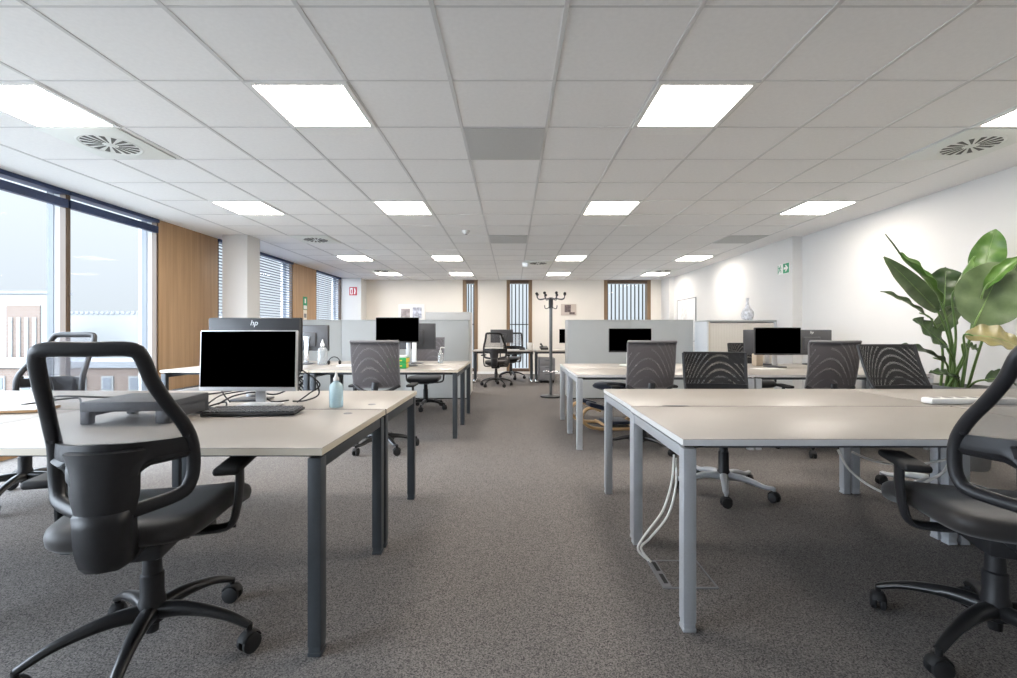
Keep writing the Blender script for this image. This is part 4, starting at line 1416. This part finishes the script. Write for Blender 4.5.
for k in range(16):
    x0 = random.uniform(-3.0, -2.4)
    p = [(x0 + random.uniform(-0.14, 0.14), 5.3 + random.uniform(-0.12, 0.12), zz) for zz in (0.64, 0.58, 0.46, 0.40, 0.52, 0.64)]
    o.tube(spline(p, 5), 0.008, 6)
tag(o.build('cable_tangle', 'cableblack'), 'tangle of black cables under the mid left desks', 'cables', None, 'stuff')
# floor box
t = thing('floor_box', 'square metal-edged floor socket box under the nearest right desk', 'floor box', (0.80, 2.17, 0.0))
f = MB()
for s in (-1, 1):
    f.bx(s * 0.125, s * 0.117, -0.125, 0.125, 0.0, 0.005)
    f.bx(-0.117, 0.117, s * 0.125, s * 0.117, 0.0, 0.005)
f.build('box_rim', 'midgrey', t)
MB().bx(-0.08, 0.116, -0.116, 0.116, 0.0, 0.004).build('box_lid', 'carpet', t)
MB().bx(-0.116, -0.082, -0.116, 0.116, 0.0, 0.006).build('cable_outlet', 'midgrey', t)
f = MB()
f.bx(-0.108, -0.09, -0.09, -0.01, 0.0055, 0.0075)
f.bx(-0.108, -0.09, 0.02, 0.10, 0.0055, 0.0075)
f.build('outlet_gap', 'slot', t)

# ------------------------------------------------------------------ plant
PL = Vector((3.86, 3.92, 0))
t = thing('potted_plant', 'tall bird of paradise plant in grey planter by the white wall', 'plant', PL)
MB().lathe([(0, 0), (0.155, 0), (0.165, 0.02), (0.215, 0.66), (0.22, 0.69), (0.20, 0.69), (0.19, 0.64), (0, 0.63)], 32).build('planter', 'pot', t)
MB().lathe([(0, 0.665), (0.10, 0.66), (0.19, 0.645)], 24).build('soil', 'soil', t)


def leaf(base, tip, width, face, m, bow=0.0, fold=0.2, curl=0.0, root=None, shape=0.45, ripple=0.01, twist=0.0):
    """paddle leaf from base to tip, with its stalk as a sub-part; face = the way its upper side looks"""
    base, tip = Vector(base) - PL, Vector(tip) - PL
    ax = tip - base
    L = ax.length
    a = ax.normalized()
    n0 = Vector(face)
    n0 = (n0 - a * n0.dot(a)).normalized()
    s0 = a.cross(n0).normalized()
    ph = random.uniform(0, 6)

    def fn(u, v):
        # v along the leaf, u across
        e = u * 2 - 1
        w = width / 2 * (math.sin(math.pi * min(1, v ** (0.9 if shape > .4 else 1.3)) ** 1.0) ** 0.62 if 0 < v < 1 else 0.0)
        w = max(w, 0.004)
        tw = twist * (v - 0.3)
        n = n0 * math.cos(tw) + s0 * math.sin(tw)
        s = s0 * math.cos(tw) - n0 * math.sin(tw)
        p = base + a * (L * v) + n0 * (bow * L * math.sin(math.pi * v) - curl * L * v * v)
        fa = fold * abs(e)
        off = w * abs(e)
        p = p + s * (math.copysign(off, e) * math.cos(fa * 1.2)) + n * (off * math.sin(fa * 1.2))
        p = p + n * (ripple * math.sin(v * 22 + ph + (1 if e > 0 else 0)) * abs(e))
        return p
    o = MB().surf(fn, 10, 22, 0.0025).build('leaf', m, t)
    r0 = Vector(root) if root is not None else Vector((max(-0.13, min(0.13, (base.x + 0.02) * 0.35 + random.uniform(-0.04, 0.04))), random.uniform(-0.07, 0.07), 0.66))
    mid = r0 + (base - r0) * 0.55 + Vector(((r0.x - base.x) * 0.22, 0, 0.02))
    f = MB()
    pts = spline([r0, mid, base, base + a * L * 0.25], 6)
    nn = len(pts)
    f.tube(pts, lerp([(0, 0.011), (0.6, 0.0075), (1, 0.005)], nn), 8)
    f.tube([fn(0.5, v / 12) for v in range(1, 12)], lerp([(0, 0.006), (1, 0.002)], 11), 6)
    f.build('leaf_stalk', 'stem', o)
    return o


cam = Vector((-0.65, -0.75, 0.1))
leaf(P(980, 281, 3.85), P(996, 228, 3.85), 0.235, (-0.6, -0.7, 0.2), 'leafbright', bow=-0.10, fold=0.25, curl=0.05)
leaf(P(974, 326, 3.62), P(1004, 262, 3.66), 0.46, (-0.35, -0.9, 0.1), 'leafmid', fold=0.12, ripple=0.008)
leaf(P(941, 303, 3.85), P(898, 253, 3.75), 0.17, (0.5, -0.6, 0.5), 'leafbright', bow=0.03, fold=0.5)
leaf(P(938, 312, 3.78), P(884, 257, 3.65), 0.15, (-0.3, -0.8, -0.3), 'leafmid', bow=0.06, fold=0.3)
leaf(P(944, 312, 4.05), P(946, 267, 4.10), 0.33, (-0.4, -0.9, 0.0), 'leafdark', fold=0.2, ripple=0.02)
leaf(P(952, 298, 3.72), P(974, 256, 3.75), 0.10, (0.6, -0.5, 0.3), 'leafbright', bow=-0.04, fold=0.9, shape=0.3)
leaf(P(932, 320, 3.80), P(881, 291, 3.70), 0.07, (0.2, -0.7, 0.6), 'leafmid', bow=0.04, fold=0.4, shape=0.3)
leaf(P(984, 290, 3.62), P(1022, 256, 3.55), 0.13, (-0.3, -0.6, 0.7), 'leafbright', bow=0.08, fold=0.6)
leaf(P(1000, 296, 3.75), P(1018, 262, 3.78), 0.20, (-0.4, -0.9, 0.1), 'leafdark', fold=0.2)
leaf(P(946, 346, 3.80), P(914, 319, 3.75), 0.21, (0.3, -0.8, 0.4), 'leafdark', fold=0.15, ripple=0.015)
leaf(P(935, 330, 4.0), P(958, 306, 4.05), 0.18, (0.1, -0.9, 0.2), 'leafmid', fold=0.2)
leaf(P(945, 362, 3.85), P(897, 345, 3.75), 0.16, (0.0, -0.4, 0.9), 'leafdark', bow=0.06, fold=0.25, curl=0.05)
leaf(P(964, 335, 3.45), P(1024, 349, 3.30), 0.27, (-0.1, -0.6, 0.75), 'leafolive', bow=0.10, fold=0.15, curl=0.0, ripple=0.012)
leaf(P(958, 378, 3.80), P(929, 373, 3.72), 0.10, (0.0, -0.5, 0.9), 'leafdark', bow=0.05, fold=0.3)
leaf(P(985, 380, 3.80), P(1016, 384, 3.72), 0.20, (0.1, -0.6, 0.8), 'leafdark', bow=0.18, fold=0.2)
leaf(P(962, 345, 3.74), P(978, 351, 3.66), 0.09, (0.1, -0.7, 0.6), 'leafmid', bow=0.10, fold=0.3)
leaf(P(906, 262, 3.75), P(885, 234, 3.72), 0.018, (0, -1, 0.2), 'leafdark', fold=1.0, shape=0.3, ripple=0.0, root=P(938, 312, 3.78) - PL)

# ------------------------------------------------------------------ outside
t = thing('outside_brick_building', 'brick fronted white building with tall windows beyond the big left window', 'building', (-26.5, 26.0, 0))
MB().bx(-3.4, 0.25, 0.0, 1.2, -9, 3.35).build('building_wall', 'facade', t)
MB().bx(-2.15, -0.25, -0.06, 0.0, -9, 2.68).build('building_brickwork', 'brick', t)
for k in range(4):
    x = -1.87 + k * 0.45
    w = MB().bx(x - 0.10, x + 0.10, -0.11, -0.06, -0.4, 2.0).build('building_window', 'facade', t)
    f = MB()
    for q in range(6):
        f.bx(x - 0.06, x + 0.06, -0.13, -0.11, -0.3 + q * 0.38, -0.02 + q * 0.38)
    f.build('building_glazing', 'spacer', w)
MB().bx(-3.5, 0.3, -0.1, 1.3, 3.35, 3.5).build('building_roof', 'roofgrey', t)
t = thing('outside_pale_building', 'long pale flat-roofed building seen through the left windows', 'building', (-28.0, 30.0, 0))
MB().bx(-14, 9.5, 0, 10, -9, 2.35).build('building_wall', 'facade', t)
f = MB()
for k in range(70):
    f.bx(-14 + k * 0.335, -13.8 + k * 0.335, -0.05, 0.1, 2.35, 2.52)
f.build('building_cornice', 'roofgrey', t)
t = thing('outside_low_brick_wing', 'low pinkish brick wing with small windows outside the left windows', 'building', (-22.0, 22.0, 0))
MB().bx(-8, 5.5, 0, 3.5, -9, -0.55).build('building_wall', 'brick', t)
MB().bx(-8.1, 5.6, -0.1, 3.6, -0.55, -0.25).build('building_roof', 'roofgrey', t)
for k in range(9):
    x = -6.5 + k * 1.3
    w = MB().bx(x - 0.28, x + 0.28, -0.06, 0.0, -1.65, -0.95).build('building_window', 'facade', t)
    MB().bx(x - 0.2, x + 0.2, -0.08, -0.06, -1.58, -1.02).build('building_glazing', 'alu', w)
struct(MB().bx(-90, 90, -60, 120, -9.2, -9.0).build('ground', 'groundpale'), 'pale ground outside far below', 'ground')

# ------------------------------------------------------------------ light, camera
wd = bpy.data.worlds.new('World')
S.world = wd
wd.use_nodes = True
nt = wd.node_tree
bg = nt.nodes['Background']
tc = nt.nodes.new('ShaderNodeTexCoord')
sp = nt.nodes.new('ShaderNodeSeparateXYZ')
rp = nt.nodes.new('ShaderNodeValToRGB')
rp.color_ramp.elements[0].position = 0.0
rp.color_ramp.elements[0].color = (0.80, 0.835, 0.89, 1)
rp.color_ramp.elements[1].position = 0.14
rp.color_ramp.elements[1].color = (1.0, 1.04, 1.12, 1)
e = rp.color_ramp.elements.new(0.225)
e.color = (8.6, 9.4, 10.6, 1)
nt.links.new(tc.outputs['Generated'], sp.inputs[0])
ad = nt.nodes.new('ShaderNodeMath')
ad.operation = 'MULTIPLY'
nt.links.new(sp.outputs['Z'], ad.inputs[0])
ad.inputs[1].default_value = 0.6
nt.links.new(ad.outputs[0], rp.inputs['Fac'])
dp = nt.nodes.new('ShaderNodeVectorMath')
dp.operation = 'DOT_PRODUCT'
dp.inputs[1].default_value = Vector((-0.80, -0.55, 0.25)).normalized()
nt.links.new(tc.outputs['Generated'], dp.inputs[0])
gl = nt.nodes.new('ShaderNodeValToRGB')
gl.color_ramp.elements[0].position = 0.45
gl.color_ramp.elements[0].color = (0, 0, 0, 1)
gl.color_ramp.elements[1].position = 0.95
gl.color_ramp.elements[1].color = (8.8, 9.4, 10.6, 1)
nt.links.new(dp.outputs['Value'], gl.inputs['Fac'])
sm = nt.nodes.new('ShaderNodeVectorMath')
sm.operation = 'ADD'
nt.links.new(rp.outputs['Color'], sm.inputs[0])
nt.links.new(gl.outputs['Color'], sm.inputs[1])
nt.links.new(sm.outputs['Vector'], bg.inputs['Color'])
bg.inputs['Strength'].default_value = 1.0

sl = bpy.data.lights.new('Sun', 'SUN')  # no sun is visible; lamp added to brighten the facades outside
sl.energy = 0.5
sl.angle = R(2)
sl.color = (1.0, 0.96, 0.9)
so = bpy.data.objects.new('Sun', sl)
COL.objects.link(so)
so.location = (6, -10, 20)
so.rotation_euler = Vector((-0.35, 1.0, -0.75)).to_track_quat('-Z', 'Y').to_euler()

cd = bpy.data.cameras.new('Camera')
cd.sensor_width = 36
cd.lens = F / 1017 * 36
cd.shift_x = (508.5 - CX) / 1017
cd.shift_y = -(339 - CY) / 1017
cd.clip_start = 0.05
cd.clip_end = 400
co = bpy.data.objects.new('Camera', cd)
COL.objects.link(co)
co.location = (0, 0, EYE)
co.rotation_euler = (R(90), 0, 0)
S.camera = co

S.view_settings.view_transform = 'Standard'
S.view_settings.look = 'None'
S.view_settings.exposure = 0.12
S.view_settings.gamma = 1.0
S.view_settings.use_curve_mapping = False
S.cycles.use_denoising = True
S.cycles.max_bounces = 10
S.cycles.transparent_max_bounces = 24
S.cycles.sample_clamp_indirect = 6.0
